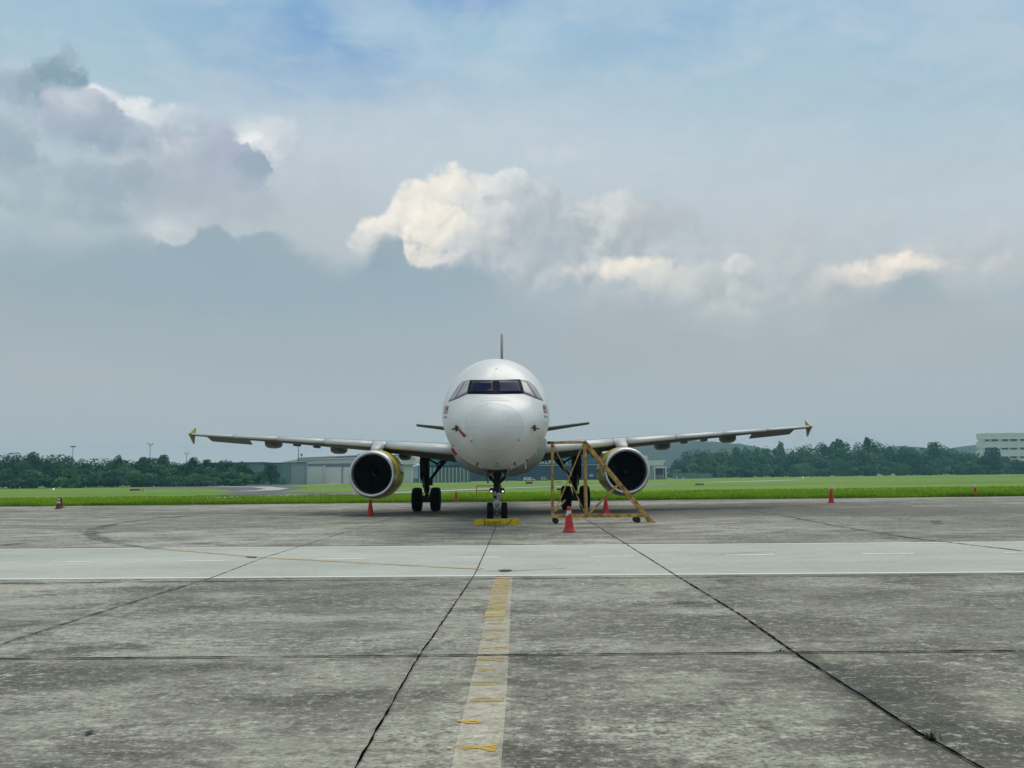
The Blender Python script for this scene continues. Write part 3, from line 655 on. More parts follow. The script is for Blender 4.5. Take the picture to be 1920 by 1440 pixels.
ZC = 3.98
def interp(tab, x):
    if x <= tab[0][0]: return tab[0][1]
    for i in range(len(tab) - 1):
        x0, y0 = tab[i]; x1, y1 = tab[i + 1]
        if x <= x1:
            h = x1 - x0; t = (x - x0) / h
            def sl(k):
                if k <= 0: return (tab[1][1] - tab[0][1]) / (tab[1][0] - tab[0][0])
                if k >= len(tab) - 1: return (tab[-1][1] - tab[-2][1]) / (tab[-1][0] - tab[-2][0])
                a = (tab[k][1] - tab[k - 1][1]) / (tab[k][0] - tab[k - 1][0]); b = (tab[k + 1][1] - tab[k][1]) / (tab[k + 1][0] - tab[k][0])
                return 0 if a * b <= 0 else 2 * a * b / (a + b)
            a, b = sl(i) * h, sl(i + 1) * h
            return (2 * t**3 - 3 * t**2 + 1) * y0 + (t**3 - 2 * t**2 + t) * a + (-2 * t**3 + 3 * t**2) * y1 + (t**3 - t**2) * b
    return tab[-1][1]
TOP = [(0, -0.82), (0.03, -0.66), (0.1, -0.52), (0.25, -0.34), (0.5, -0.12), (0.8, 0.04), (1.15, 0.17), (1.5, 0.31), (1.8, 0.52), (2.1, 0.80), (2.4, 1.04), (2.8, 1.27), (3.3, 1.52), (4.0, 1.79), (5.0, 2.0), (6.2, 2.07), (26, 2.07), (31, 1.98), (37.3, 1.45)]
BOT = [(0, -0.82), (0.03, -0.98), (0.1, -1.12), (0.25, -1.28), (0.5, -1.46), (0.8, -1.59), (1.2, -1.71), (1.8, -1.84), (2.6, -1.95), (3.6, -2.03), (5.0, -2.07), (23, -2.07), (27, -1.6), (31, -0.7), (37.3, 0.95)]
HW = [(0, 0.0), (0.03, 0.17), (0.1, 0.32), (0.25, 0.53), (0.5, 0.79), (0.8, 1.0), (1.2, 1.22), (1.6, 1.39), (2.1, 1.55), (2.7, 1.69), (3.4, 1.81), (4.2, 1.90), (5.2, 1.96), (6.2, 1.975), (24, 1.975), (28, 1.7), (32, 1.1), (37.3, 0.22)]
MZ = [(0, -0.82), (0.7, -0.72), (1.5, -0.55), (2.5, -0.36), (3.5, -0.2), (5.0, -0.04), (6.2, 0.0), (23, 0.0), (30, 0.7), (37.3, 1.2)]
def fring(y, n=96, grow=0.0):
    t, b, w, mz = interp(TOP, y) + grow, interp(BOT, y) - grow, max(1e-4, interp(HW, y) + grow), interp(MZ, y)
    return [(w * math.sin(2 * math.pi * k / n), y, ZC + mz + (math.cos(2 * math.pi * k / n)) * ((t - mz) if math.cos(2 * math.pi * k / n) > 0 else (mz - b))) for k in range(n)]
YR = 0.66
ys0 = [0.0004, 0.004, 0.012, 0.03, 0.06, 0.1, 0.15, 0.21, 0.28, 0.36, 0.45, 0.55, YR]
ys1 = [YR] + [YR + 0.09 * i for i in range(1, 30)] + [3.4 + 0.25 * i for i in range(13)] + [8, 12, 16, 20, 23, 24, 25, 26, 27, 28, 29, 30, 31, 32, 33, 34, 35, 36, 37, 37.3]
fm = MB(); fm.loft([fring(y) for y in ys1], cap=False); fm.add(fring(37.3), [tuple(range(96))])
fus = fm.build('fuselage', M['white_paint'], jet)
rm = MB(); rm.loft([fring(y) for y in ys0], cap=False); rad = rm.build('radome', M['radome_paint'], jet)
lw = MB(); lw.loft([fring(YR - 0.006, 96, 0.003), fring(YR + 0.006, 96, 0.003)], cap=False)
lw.build('seam', M['line_grey'], rad)
allv = [AM @ Vector(p) for p in fm.v] + [AM @ Vector(p) for p in rm.v]
allf = list(fm.f) + [tuple(i + len(fm.v) for i in f) for f in rm.f]
BV = BVHTree.FromPolygons(allv, allf)
def skin(px, py, off=0.004):
    hit, nrm, _, _ = BV.ray_cast(Vector((0, 0, CAM_H)), ray(px, py))
    if hit is None: return None
    if nrm.dot(ray(px, py)) > 0: nrm = -nrm
    return AI @ (hit + nrm * off)
def z1(lst): return [(800 + x / 5.143, 620 + y / 5.143) for x, y in lst]
def z8(lst): return [(820 + x / 11.075, 750 + y / 11.075) for x, y in lst]
def resample(l, n):
    d = [0]
    for a, b in zip(l, l[1:]): d.append(d[-1] + math.hypot(b[0] - a[0], b[1] - a[1]))
    out = []
    for i in range(n + 1):
        t = d[-1] * i / n; k = 0
        while k < len(l) - 2 and d[k + 1] < t: k += 1
        u = 0 if d[k + 1] == d[k] else (t - d[k]) / (d[k + 1] - d[k])
        out.append((l[k][0] + (l[k + 1][0] - l[k][0]) * u, l[k][1] + (l[k + 1][1] - l[k][1]) * u))
    return out
def patch(name, la, lb, mat, off, parent, thick=0.02, n=12, mrows=6, mb=None):
    """a plate lying on the skin between two edge lines, with real thickness"""
    A = resample(la, n); B = resample(lb, n); own = mb is None
    if own: mb = MB()
    F, K = [], []
    for j in range(mrows + 1):
        for i in range(n + 1):
            t = j / mrows; px, py = A[i][0] * (1 - t) + B[i][0] * t, A[i][1] * (1 - t) + B[i][1] * t
            f, k = skin(px, py, off), skin(px, py, off - thick)
            if f is None: f = k = F[-1] if F else Vector((0, 0, ZC))
            F.append(f); K.append(k)
    W_ = n + 1; N_ = len(F); fs = []
    for j in range(mrows):
        for i in range(n):
            a = j * W_ + i; fs.append((a, a + 1, a + W_ + 1, a + W_))
    mb.add(F, fs, True)
    rim = [i for i in range(W_)] + [j * W_ + n for j in range(1, mrows + 1)] + [mrows * W_ + i for i in range(n - 1, -1, -1)] + [j * W_ for j in range(mrows - 1, 0, -1)]
    q = len(rim); mb.add([F[i] for i in rim] + [K[i] for i in rim], [(i, (i + 1) % q, q + (i + 1) % q, q + i) for i in range(q)], False)
    if own: return mb.build(name, mat, parent)
    return mb
# cockpit windows
fr = patch('windshield_frame', z1([(418, 477), (655, 478), (897, 470)]), z1([(390, 611), (660, 612), (941, 608)]), M['window_frame'], 0.010, jet, n=24, mrows=8)
patch('windshield_pane', z1([(444, 489), (638, 489)]), z1([(411, 601), (638, 600)]), M['windshield'], 0.018, fr, n=10)
patch('windshield_pane', z1([(684, 487), (890, 479)]), z1([(686, 601), (917, 600)]), M['windshield'], 0.018, fr, n=10)
sl = patch('side_window_frame', z1([(419, 477), (345, 490), (298, 545), (212, 682)]), z1([(391, 611), (345, 632), (300, 655), (214, 686)]), M['window_border'], 0.008, jet, n=18)
sr = patch('side_window_frame', z1([(897, 470), (982, 487), (1047, 548), (1121, 674)]), z1([(940, 609), (1000, 632), (1060, 656), (1119, 677)]), M['window_border'], 0.008, jet, n=18)
patch('side_pane', z1([(411, 487), (377, 494)]), z1([(385, 601), (285, 650)]), M['side_pane'], 0.016, sl)
patch('side_pane', z1([(362, 497), (345, 501), (308, 548), (226, 674)]), z1([(352, 515), (335, 545), (305, 600), (262, 663)]), M['side_pane'], 0.016, sl)
patch('side_pane', z1([(908, 480), (950, 487)]), z1([(938, 599), (1046, 645)]), M['side_pane'], 0.016, sr)
patch('side_pane', z1([(966, 490), (982, 497), (1040, 552), (1109, 668)]), z1([(976, 508), (1000, 545), (1030, 596), (1068, 652)]), M['side_pane'], 0.016, sr)
wb = MB()
for q in ([(655, 606), (600, 603), (560, 608)], [(735, 607), (700, 604), (664, 607)]):
    wb.tube([skin(*p, 0.03) for p in z1(q)], 0.012, 6)
wb.build('wiper', M['black'], jet)
# panel lines, small markings
def skin_line(pts, r=0.004, off=0.001):
    mb_ = MB(); q = [skin(*p, off) for p in resample(pts, max(8, len(pts) * 3))]; q = [p for p in q if p is not None]
    mb_.tube(q, r, 5); return mb_
def lines(name, lst, mat, r=0.004):
    for l in lst:
        if len(l) > 1: skin_line(l, r).build(name, mat, jet)
lines('panel_line', [z1([(395, 935), (575, 937)]), z1([(760, 933), (940, 932)]), z1([(510, 678), (640, 676), (790, 674)]), z1([(430, 690), (400, 720), (372, 800)])[:2],
    z1([(655, 478), (656, 420), (656, 395)]), z1([(190, 940), (205, 1010), (245, 1100), (300, 1190), (420, 1290), (560, 1350)]), z1([(1182, 930), (1165, 1010), (1120, 1110), (1040, 1200), (930, 1290), (800, 1345)]),
    z1([(195, 915), (215, 890), (250, 890)]), z1([(1165, 905), (1150, 885), (1110, 880)]), z1([(410, 500), (360, 620), (330, 760)])[1:],
    z1([(230, 1085), (255, 1110), (268, 1135)])], M['line_grey'], 0.0035)
def rrect(x0, y0, x1, y1, r=12):
    return [(x0 + r, y0), (x1 - r, y0), (x1, y0 + r), (x1, y1 - r), (x1 - r, y1), (x0 + r, y1), (x0, y1 - r), (x0, y0 + r), (x0 + r, y0)]
lines('probe_panel', [z1(rrect(264, 880, 316, 1015)), z1(rrect(1012, 878, 1058, 1012))], M['line_grey'], 0.0035)
def pt(name, a, b, mat, off=0.006, **k): return patch(name, z1(a), z1(b), mat, off, jet, thick=0.03, n=4, mrows=3, **k)
for s, (a, b) in enumerate([([(280, 915), (296, 913)], [(286, 970), (300, 968)]), ([(1029, 908), (1044, 908)], [(1030, 964), (1044, 964)])]):
    pt('probe_cover', a, b, M['red_cover'], 0.03)
for a, b in [([(258, 944), (262, 955)], [(316, 928), (318, 944)]), ([(1003, 926), (1003, 938)], [(1067, 938), (1066, 949)])]:
    pt('probe_tube', a, b, M['black'], 0.075)
pt('warning_streamer', [(318, 945), (346, 975), (383, 1008)], [(315, 952), (337, 986), (370, 1022)], M['red'], 0.05)
for a, b in [([(423, 1065), (441, 1052)], [(427, 1072), (444, 1060)]), ([(878, 1052), (898, 1063)], [(882, 1048), (901, 1058)]),
             ([(246, 1108), (258, 1100)], [(250, 1114), (262, 1106)])]: pt('static_port', a, b, M['black'])
for a, b in [([(484, 1270), (498, 1272)], [(477, 1302), (488, 1306)]), ([(840, 1268), (852, 1266)], [(848, 1300), (860, 1298)])]: pt('red_tag', a, b, M['red_cover'], 0.02)
pt('red_tag', [(474, 1296), (486, 1300)], [(470, 1312), (478, 1312)], M['red'], 0.015)
pt('drain_port', [(673, 1274), (684, 1274)], [(673, 1284), (684, 1284)], M['black'])
pt('scuff_mark', [(640, 1300), (720, 1300)], [(645, 1310), (715, 1310)], M['marking_grey'], 0.003)
# hanging streamers low on the right and left
def streamer(name, pts, w, mat, y):
    mb_ = MB(); q = [loc(*p, y) for p in z1(pts)]
    for a, b in zip(q, q[1:]): mb_.bar(a, b, w, 0.012, up=(0, 1, 0))
    return mb_.build(name, mat, jet)
streamer('warning_streamer', [(1040, 1135), (1058, 1140), (1075, 1155)], 0.045, M['red'], 4.6)
streamer('warning_streamer', [(1062, 1150), (1060, 1190)], 0.03, M['ribbon_white'], 4.55)
streamer('warning_streamer', [(943, 1238), (960, 1245), (980, 1252)], 0.045, M['red'], 3.7)
streamer('warning_streamer', [(950, 1245), (952, 1290), (958, 1335)], 0.04, M['ribbon_white'], 3.6)
streamer('warning_streamer', [(245, 1135), (262, 1165), (286, 1200)], 0.10, M['red'], 5.1)
# striped flags and the small registration marks on the cheeks
def build_flag(qx):
    """qx(u, v): photo point for flag coordinates 0..1"""
    def q(u0, v0, u1, v1, mat, off, par, nm):
        return patch(nm, [qx(u0, v0), qx(u1, v0)], [qx(u0, v1), qx(u1, v1)], mat, off, par, thick=0.01, n=4, mrows=2)
    base = q(0, 0, 1, 1, M['flag_white'], 0.004, jet, 'flag')
    for i in range(7): q(0, i * 2 / 14, 1, (i * 2 + 1) / 14, M['flag_red'], 0.007, base, 'stripe')
    return base
for sgn, (tl, tr, bl, br) in ((1, z1([(172, 726), (213, 727), (166, 801), (200, 803)])), (-1, z1([(1117, 715), (1153, 717), (1131, 797), (1168, 796)]))):
    def qx(u, v, tl=tl, tr=tr, bl=bl, br=br):
        return tuple(tl[i] * (1 - u) * (1 - v) + tr[i] * u * (1 - v) + bl[i] * (1 - u) * v + br[i] * u * v for i in (0, 1))
    fb = build_flag(qx)
    u0, u1 = (0.45, 1.0) if sgn == 1 else (0.0, 0.62)
    patch('canton', [qx(u0, 0), qx(u1, 0)], [qx(u0, 0.52), qx(u1, 0.52)], M['flag_blue'], 0.010, fb, thick=0.01, n=3, mrows=2)
for a, b in [([(166, 822), (196, 822)], [(166, 846), (196, 846)]), ([(1132, 815), (1166, 815)], [(1136, 838), (1169, 838)])]:
    pt('registration_mark', a, b, M['marking_grey'], 0.003)
lines('roof_antenna', [z1([(664, 374), (680, 362)])], M['line_grey'], 0.012)

# wing-body fairing
bf = MB(); BF = [(9.6, 1.3, 2.35, 3.2), (10.4, 1.78, 1.98, 3.25), (11.4, 2.05, 1.80, 3.3), (12.6, 2.15, 1.72, 3.32), (16, 2.18, 1.70, 3.3), (19.5, 2.12, 1.76, 3.25), (21.5, 1.8, 1.98, 3.2), (23, 1.2, 2.3, 3.2)]
def bring(y, w, b, t, n=64):
    r = []
    for k in range(n):
        a = 2 * math.pi * k / n; c, s_ = math.cos(a), math.sin(a); e = 2 / 2.5
        zc = 3.3; r.append((w * math.copysign(abs(c) ** e, c), y, zc + math.copysign(abs(s_) ** e, s_) * ((zc - b) if s_ < 0 else 0.25)))
    return r
bf.loft([bring(*q) for q in BF]); bf.build('belly_fairing', M['belly_shade_grey'], jet)

# wings
def yt(x, t): return 5 * t * (0.2969 * math.sqrt(x) - 0.126 * x - 0.3516 * x * x + 0.2843 * x**3 - 0.1036 * x**4)
XS = [1, .9, .78, .62, .48, .34, .22, .13, .08, .04, .015, .004, 0]
WST = [(0.6, 12.2, 18.9, 2.72, 2.50, .145), (2.0, 12.6, 18.9, 2.86, 2.56, .14), (4.2, 13.75, 18.95, 3.09, 2.88, .13), (6.4, 14.9, 19.0, 3.30, 3.17, .125), (9.0, 16.25, 19.72, 3.535, 3.44, .12), (12, 17.81, 20.55, 3.80, 3.73, .115), (15, 19.37, 21.38, 4.05, 4.0, .11), (16.95, 20.38, 21.9, 4.215, 4.18, .105)]
def wst(L):
    for a, b in zip(WST, WST[1:]):
        if L <= b[0]:
            t = (L - a[0]) / (b[0] - a[0]); return tuple(a[i] + (b[i] - a[i]) * t for i in range(6))
    return WST[-1]
def wpt(s, L, x, side, grow=0.0):
    _, yl, ye, zl, ze, t = wst(L); c = ye - yl
    return (s * L, yl + x * c, zl + (ze - zl) * x + 0.012 * c * math.sin(math.pi * x) + side * yt(x, t) * c + side * grow)
CUT = 0.11
for s in (-1, 1):
    wg = MB()
    xs = [x for x in XS if x > CUT] + [CUT]
    rings = []
    Ls = [0.6, 2.0, 3, 4.2, 5.3, 6.4, 7.7, 9, 10.5, 12, 13.5, 15, 16, 16.95]
    for L in Ls: rings.append([wpt(s, L, x, 1) for x in xs] + [wpt(s, L, x, -1) for x in [.0045, .02, .04, .08] + xs[::-1]])
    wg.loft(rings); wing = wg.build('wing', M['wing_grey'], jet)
    # leading-edge slat panels, separated by narrow gaps
    bounds = [2.0, 5.4, 6.1, 8.7, 11.4, 14.1, 16.85]
    for a, b in zip(bounds, bounds[1:]):
        sm_ = MB(); xf = [x for x in XS if x < CUT]
        rr_ = []
        for i in range(4):
            L = a + 0.012 + (b - a - 0.024) * i / 3
            rr_.append([wpt(s, L, CUT + 0.004, 1, .006)] + [wpt(s, L, x, 1, .006) for x in xf[:-1]] + [wpt(s, L, 0, 1)] + [wpt(s, L, x, -1, .006) for x in (.003, .010, .018)])
        sm_.loft(rr_); sm_.build('slat', M['slat_metal'], wing)
    # drooped aileron
    al = MB(); rr_ = []
    for L in (13.72, 15.0, 16.3):
        h = Vector(wpt(s, L, 0.74, -1)); c = wst(L)[2] - wst(L)[1]
        k = 0.10 if L > 16 else 0
        rr_.append([h + Vector((0, 0, 0.05)), h + Vector((-s * k, 0.30 * c, -0.21)), h + Vector((-s * k, 0.30 * c, -0.23)), h + Vector((0, -0.02, -0.015))])
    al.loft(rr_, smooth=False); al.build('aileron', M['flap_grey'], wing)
    # flap track fairings
    for L, w, dz, ln in ((4.95, .56, .62, 2.6), (8.5, .72, .62, 2.6), (12.25, .70, .58, 2.3)):
        _, yl, ye, zl, ze, t = wst(L); fb = MB(); rr_ = []
        zt = zl * 0.25 + ze * 0.75 - 0.02
        for u, k in ((0, .05), (.03, .35), (.1, .66), (.22, .9), (.4, 1), (.6, .96), (.8, .7), (.93, .38), (1, .06)):
            ring = []
            for q in range(20):
                a = 2 * math.pi * q / 20; c, sn = math.cos(a), math.sin(a); e = 0.62
                ring.append((s * L + math.copysign(abs(c) ** e, c) * w / 2 * (0.25 + 0.75 * k), ye - ln * 0.72 + u * ln, zt + (math.copysign(abs(sn) ** e, sn) * dz * 0.5 * k - 0.10)))
            rr_.append(ring)
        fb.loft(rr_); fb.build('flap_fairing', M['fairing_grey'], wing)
    for L in (9.6, 10.75):
        p = Vector(wpt(s, L, 0.55, -1)); fb = MB(); fb.box((p.x, p.y + .2, p.z - .05), (.22, .9, .12)); fb.build('hinge_cover', M['fairing_grey'], wing, bevel=0.04)
    # wingtip fence
    _, yl, ye, zl, ze, t = wst(16.95); wf = MB()
    ti, to = 0.10, -0.02
    def fpt(y, z, k): 
        lean = (0.10 if z > 0 else 0.16) * abs(z) ; th = 0.035 * (1 - min(1, abs(z) / 0.75))
        return (s * (17.0 - lean + k * (0.012 + th)), y, zl + 0.0 + z)
    poly = [(yl - 0.02, 0.02), (yl + .30, .12), (yl + .74, .37), (yl + .92, .38), (yl + .86, .06), (yl + .84, -.04), (yl + .66, -.50), (yl + .54, -.52), (yl + .20, -.12)]
    nn = len(poly); vs = [fpt(y, z, -1) for y, z in poly] + [fpt(y, z, 1) for y, z in poly]
    wf.add(vs, [tuple(range(nn)), tuple(range(nn, 2 * nn))[::-1]] + [(i, (i + 1) % nn, nn + (i + 1) % nn, nn + i) for i in range(nn)])
    wf.build('wingtip_fence', M['tip_yellow'], wing)

# engines
def engine(s):
    cx, y0 = s * 5.75, 12.55; cz = 1.87
    T = Matrix.Translation((cx, y0, cz))
    e = MB(); out = [(1.085, .30), (1.11, .62), (1.13, 1.0), (1.14, 1.4), (1.14, 1.9), (1.10, 2.6), (1.04, 3.3), (.95, 3.62), (.93, 3.60), (.97, 3.2), (1.0, 2.2)]
    e.lathe(out, 64, 'Y', T); en = e.build('engine', M['cowl_yellow'], jet)
    a = MB(); a.lathe([(.872, .34), (.868, .18), (.885, .07), (.915, .015), (.950, -.012), (.985, -.008), (1.02, .022), (1.04, .075), (1.062, .16), (1.086, .302)], 64, 'Y', T); a.build('intake_lip', M['lip_metal'], en)
    a = MB(); a.lathe([(.872, .335), (.875, .7), (.87, 1.25), (.86, 1.6), (.3, 1.62), (.01, 1.62)], 48, 'Y', T); a.build('intake_duct', M['duct'], en)
    a = MB(); 
    for k in range(24):
        th = 2 * math.pi * k / 24; Rm = T @ Matrix.Rotation(th, 4, 'Y')
        vs = []
        for r, tw in ((.22, .9), (.45, .7), (.68, .5), (.86, .35)):
            hw = .055 + .06 * r; vs += [(-hw * math.cos(tw), 1.1 - hw * math.sin(tw), r), (hw * math.cos(tw), 1.1 + hw * math.sin(tw), r)]
        a.add(vs, [(2 * i, 2 * i + 1, 2 * i + 3, 2 * i + 2) for i in range(3)], True, Rm)
    a.build('fan', M['fan_dark'], en)
    a = MB(); a.lathe([(.002, .62), (.05, .66), (.12, .77), (.19, .92), (.235, 1.08), (.24, 1.2)], 32, 'Y', T); sp = a.build('spinner', M['spinner_dark'], en)
    a = MB(); q = []
    for i in range(22):
        th = 1.0 + i * 0.24; r = .02 + .003 * i; q.append((r * math.cos(th), .62 + r * 0.92 - .012, r * math.sin(th)))
    a.tube(q, .008, 5, T=T); a.build('swirl', M['swirl'], sp)
    a = MB(); a.lathe([(.70, 3.3), (.66, 3.8), (.52, 4.4), (.42, 4.7), (.36, 4.7), (.25, 4.9), (.02, 5.3)], 32, 'Y', T); a.build('exhaust', M['exhaust'], en)
    # latch and vent details on the inboard flank, strake outboard
    for y, z in ((1.35, .05), (1.9, .05), (1.6, .42)):
        a = MB(); a.box((cx - s * 1.135, y0 + y, cz + z), (.05, .14, .10)); a.build('latch', M['gear_grey'], en)
    return en
for s in (-1, 1): engine(s)
# pylons
for s in (-1, 1):
    py_ = MB(); cx, y0, cz = s * 5.75, 12.55, 1.87; rr_ = []
    for y, zb, zt, w in ((.55, 1.02, 1.12, .16), (.95, 1.05, 1.26, .40), (1.4, 1.05, 1.41, .52), (1.9, 1.02, 1.53, .56), (2.4, 1.0, 1.58, .52), (3.4, .9, 1.58, .44), (4.6, .6, 1.5, .3), (6.2, 1.15, 1.3, .1)):
        zz = (zt - zb); rr_.append([(cx - w / 2, y0 + y, cz + zb), (cx - w / 2, y0 + y, cz + zb + zz * .62), (cx - w * .42, y0 + y, cz + zb + zz * .85), (cx - w * .2, y0 + y, cz + zt), (cx + w * .2, y0 + y, cz + zt), (cx + w * .42, y0 + y, cz + zb + zz * .85), (cx + w / 2, y0 + y, cz + zb + zz * .62), (cx + w / 2, y0 + y, cz + zb)])
    py_.loft(rr_); po = py_.build('pylon', M['pylon_paint'], jet)
    a = MB(); a.box((cx - s * .34, y0 + 2.3, cz + 1.18), (.22, .5, .07)); a.box((cx - s * .27, y0 + 1.9, cz + 1.12), (.08, .6, .22)); a.build('strake', M['gear_dark'], po)

# tailplane and fin
for s in (-1, 1):
    tp = MB(); rr_ = []
    for L, yl, ye, z in ((0.3, 30.9, 35.2, 4.60), (2.2, 32.2, 35.6, 4.88), (6.22, 35.0, 36.7, 5.50)):
        c = ye - yl; rr_.append([(s * L, yl + x * c, z + yt(x, .1) * c) for x in XS] + [(s * L, yl + x * c, z - yt(x, .1) * c) for x in XS[-2::-1]])
    tp.loft(rr_); tp.build('tailplane', M['tail_grey'], jet)
mk('fin_paint', (0.50, 0.43, 0.42), 0.4)
fn = MB(); rr_ = []
for z, yl, ye in ((5.2, 28.6, 35.0), (6.2, 29.6, 35.2), (11.85, 34.6, 37.0)):
    c = ye - yl; rr_.append([(yt(x, .085) * c * (.6 if z < 11 else 1.1), yl + x * c, z) for x in XS] + [(-yt(x, .085) * c * (.6 if z < 11 else 1.1), yl + x * c, z) for x in XS[-2::-1]])
fn.loft(rr_); fin = fn.build('fin', M['fin_paint'], jet)
a = MB(); a.tube([(0, 29.6 - .01, 6.2), (0, 34.6 - .01, 11.9), (0, 34.75, 12.0)], [.09, .075, .04], 8); a.build('fin_edge', M['gear_grey'], fin)

# ------------------------------------------------------------------ landing gear
def wheel(parent, c, r, w, rimr):
    a = MB(); T = Matrix.Translation(c)
    a.lathe([(rimr, -w * .42), (r * .80, -w * .5), (r * .93, -w * .45), (r * .99, -w * .3), (r, -w * .1), (r * .985, -w * .09), (r * .985, -w * .07), (r, -w * .06), (r, w * .06), (r * .985, w * .07), (r * .985, w * .09), (r, w * .1), (r * .99, w * .3), (r * .93, w * .45), (r * .80, w * .5), (rimr, w * .42)], 40, 'X', T)
    a.build('tyre', M['rubber'], parent)
    a = MB(); a.lathe([(rimr + .004, -w * .4), (rimr * .8, -w * .28), (rimr * .35, -w * .24), (.01, -w * .3)], 28, 'X', T); a.lathe([(rimr + .004, w * .4), (rimr * .8, w * .28), (rimr * .35, w * .24), (.01, w * .3)], 28, 'X', T)
    a.lathe([(rimr, -w * .4), (rimr, w * .4)], 28, 'X', T); a.build('rim', M['rim_metal'], parent)
YM = 17.71
def z8b(x, y): return (760 + x / 13.09, 850 + y / 13.09)
for s in (-1, 1):
    def P(x, y, dy=0.0, s=s):
        p = loc(*z8b(x, y), YM + dy)
        return Vector((p.x * (-s), p.y, p.z))        # measured on the left leg, mirrored for the other
    cx = s * 3.795
    a = MB(); a.tube([P(480, -20), P(488, 300), P(505, 560)], [.235, .215, .17], 14); a.tube([P(525, 540), P(532, 960)], [.14, .13], 12); a.tube([P(530, 930), P(532, 1060)], [.09, .09], 12)
    a.tube([(cx - .42, YM, .60), (cx + .42, YM, .60)], .10, 12)
    a.box((cx, YM, .60), (.46, .42, .30)); a.box((cx, YM + .1, .72), (.62, .3, .16))
    a.bar(P(590, 640), P(600, 790), .14, .3); a.bar(P(560, 60), P(580, 500), .08, .26)
    leg = a.build('landing_gear', M['gear_dark'], jet)
    wheel(leg, (cx - .47, YM, .60), .60, .49, .28); wheel(leg, (cx + .47, YM, .60), .60, .49, .28)
    a = MB(); a.tube([P(985, 150), P(820, 370)], [.13, .10], 10); a.tube([P(850, 330), P(590, 680)], [.085, .075], 10)
    a.tube([P(780, 270), P(790, 390)], .025, 6)
    a.build('side_brace', M['gear_dark'], leg)
    a = MB(); a.tube([P(575, 140), P(780, 265)], [.045, .05], 8); a.tube([P(770, 262), P(930, 150)], [.04, .04], 8); a.tube([P(785, 262), P(850, 330)], .03, 6); a.build('lock_brace', M['gear_dark'], leg)
    a = MB(); q = [P(368, 40, -.05), P(470, 20, .55), P(468, 640, .55), P(460, 860, .4), P(440, 830, .1), P(425, 690, 0), P(370, 600, -.05)]
    n_ = len(q); off = Vector((s * .03, 0.01, 0)); a.add(q + [p + off for p in q], [tuple(range(n_)), tuple(range(n_, 2 * n_))[::-1]] + [(i, (i + 1) % n_, n_ + (i + 1) % n_, n_ + i) for i in range(n_)])
    a.build('gear_door', M['gear_dark'], leg)
    a = MB(); q = [P(370, 150, 0), P(330, 270, .2), P(375, 235, .1)]; a.add(q + [p + Vector((0, .03, 0)) for p in q], [(0, 1, 2), (5, 4, 3), (0, 1, 4, 3), (1, 2, 5, 4), (2, 0, 3, 5)]); a.build('door_link', M['gear_dark'], leg)
    a = MB(); a.tube([P(600, 860, -.25), P(640, 930, -.35), P(600, 1010, -.3)], .018, 6); a.tube([P(460, 640, -.1), P(470, 800, -.15), P(455, 990, -.2)], .016, 6)
    a.tube([P(610, 960, -.3), P(600, 1060, -.3)], .03, 6); a.build('hydraulic_hose', M['gear_grey'], leg)
    a = MB(); p = P(568, 1070, -.3); a.lathe([(.001, -.01), (.035, -.01), (.035, .05)], 10, 'Y', Matrix.Translation(p)); a.build('axle_fitting', M['gear_white'], leg)
# nose gear
YG = 5.07
def Q(x, y, dy=0.0): return loc(900 + x / 12.52, 870 + y / 12.52, YG + dy)
a = MB(); a.tube([Q(410, 60), Q(410, 440)], [.15, .12], 14); a.tube([Q(408, 430), Q(405, 700)], [.10, .10], 14)
a.box(Q(350, 560, -.05), (.10, .14, .75)); a.box(Q(455, 520, -.02), (.09, .12, .6))
ng = a.build('landing_gear', M['gear_dark'], jet); ng['label'] = 'slim nose landing gear leg with two lit lamps'
a = MB(); a.tube([Q(405, 690), Q(405, 840)], [.125, .125], 16); a.tube([Q(405, 835), Q(402, 850), Q(402, 930), Q(405, 1000)], [.10, .11, .10, .055], 16); a.tube([Q(405, 990), Q(405, 1110)], .042, 12)
a.tube([Q(350, 450, -.06), Q(350, 700, -.06)], .035, 10)
a.build('oleo_strut', M['gear_white'], ng)
a = MB(); a.tube([Q(320, 1160), Q(495, 1160)], .045, 12); a.tube([Q(350, 1105), Q(450, 1105)], .02, 8); a.box(Q(405, 1175), (.12, .14, .12)); a.build('axle', M['gear_grey'], ng)
a = MB(); a.lathe([(.001, -.05), (.03, -.05), (.03, 0)], 12, 'Y', Matrix.Translation(Q(405, 1160, -.05))); a.build('axle_cap', M['gear_white'], ng)
a = MB(); a.lathe([(.06, -.02), (.085, -.02), (.085, .02), (.06, .02)], 16, 'Y', Matrix.Translation(Q(492, 730, -.05))); a.build('hose_reel', M['gear_white'], ng)
a = MB(); a.lathe([(.001, -.08), (.07, -.08), (.08, -.02), (.08, .1)], 16, 'Y', Matrix.Translation(Q(445, 715, -.1)))
a.build('steering_unit', M['gear_white'], ng)
a = MB(); a.box(Q(360, 690, -.1), (.06, .05, .14)); a.build('valve_block', M['gear_white'], ng)
a = MB(); a.tube([Q(470, 560, -.12), Q(440, 640, -.16), Q(450, 760, -.12)], .014, 6); a.tube([Q(430, 460, -.1), Q(460, 560, -.14), Q(440, 650, -.1)], .012, 6); a.tube([Q(380, 740, -.12), Q(395, 800, -.14), Q(430, 790, -.12)], .012, 6); a.tube([Q(500, 770, 0), Q(515, 830, 0), Q(470, 850, 0)], .01, 6)
a.build('hydraulic_hose', M['gear_grey'], ng)
ngx = Q(405, 1160).x
for k in (-1, 1): wheel(ng, (ngx + k * .255, YG, .382), .382, .225, .19)
a = MB()
for x0, x1 in ((225, 340), (590, 475)): a.bar(Q(x0, 300, .1), Q(x1, 430, .05), .07, .09); a.bar(Q(x0 + (15 if x0 < 400 else -15), 180, .3), Q(x0, 310, .1), .06, .08)
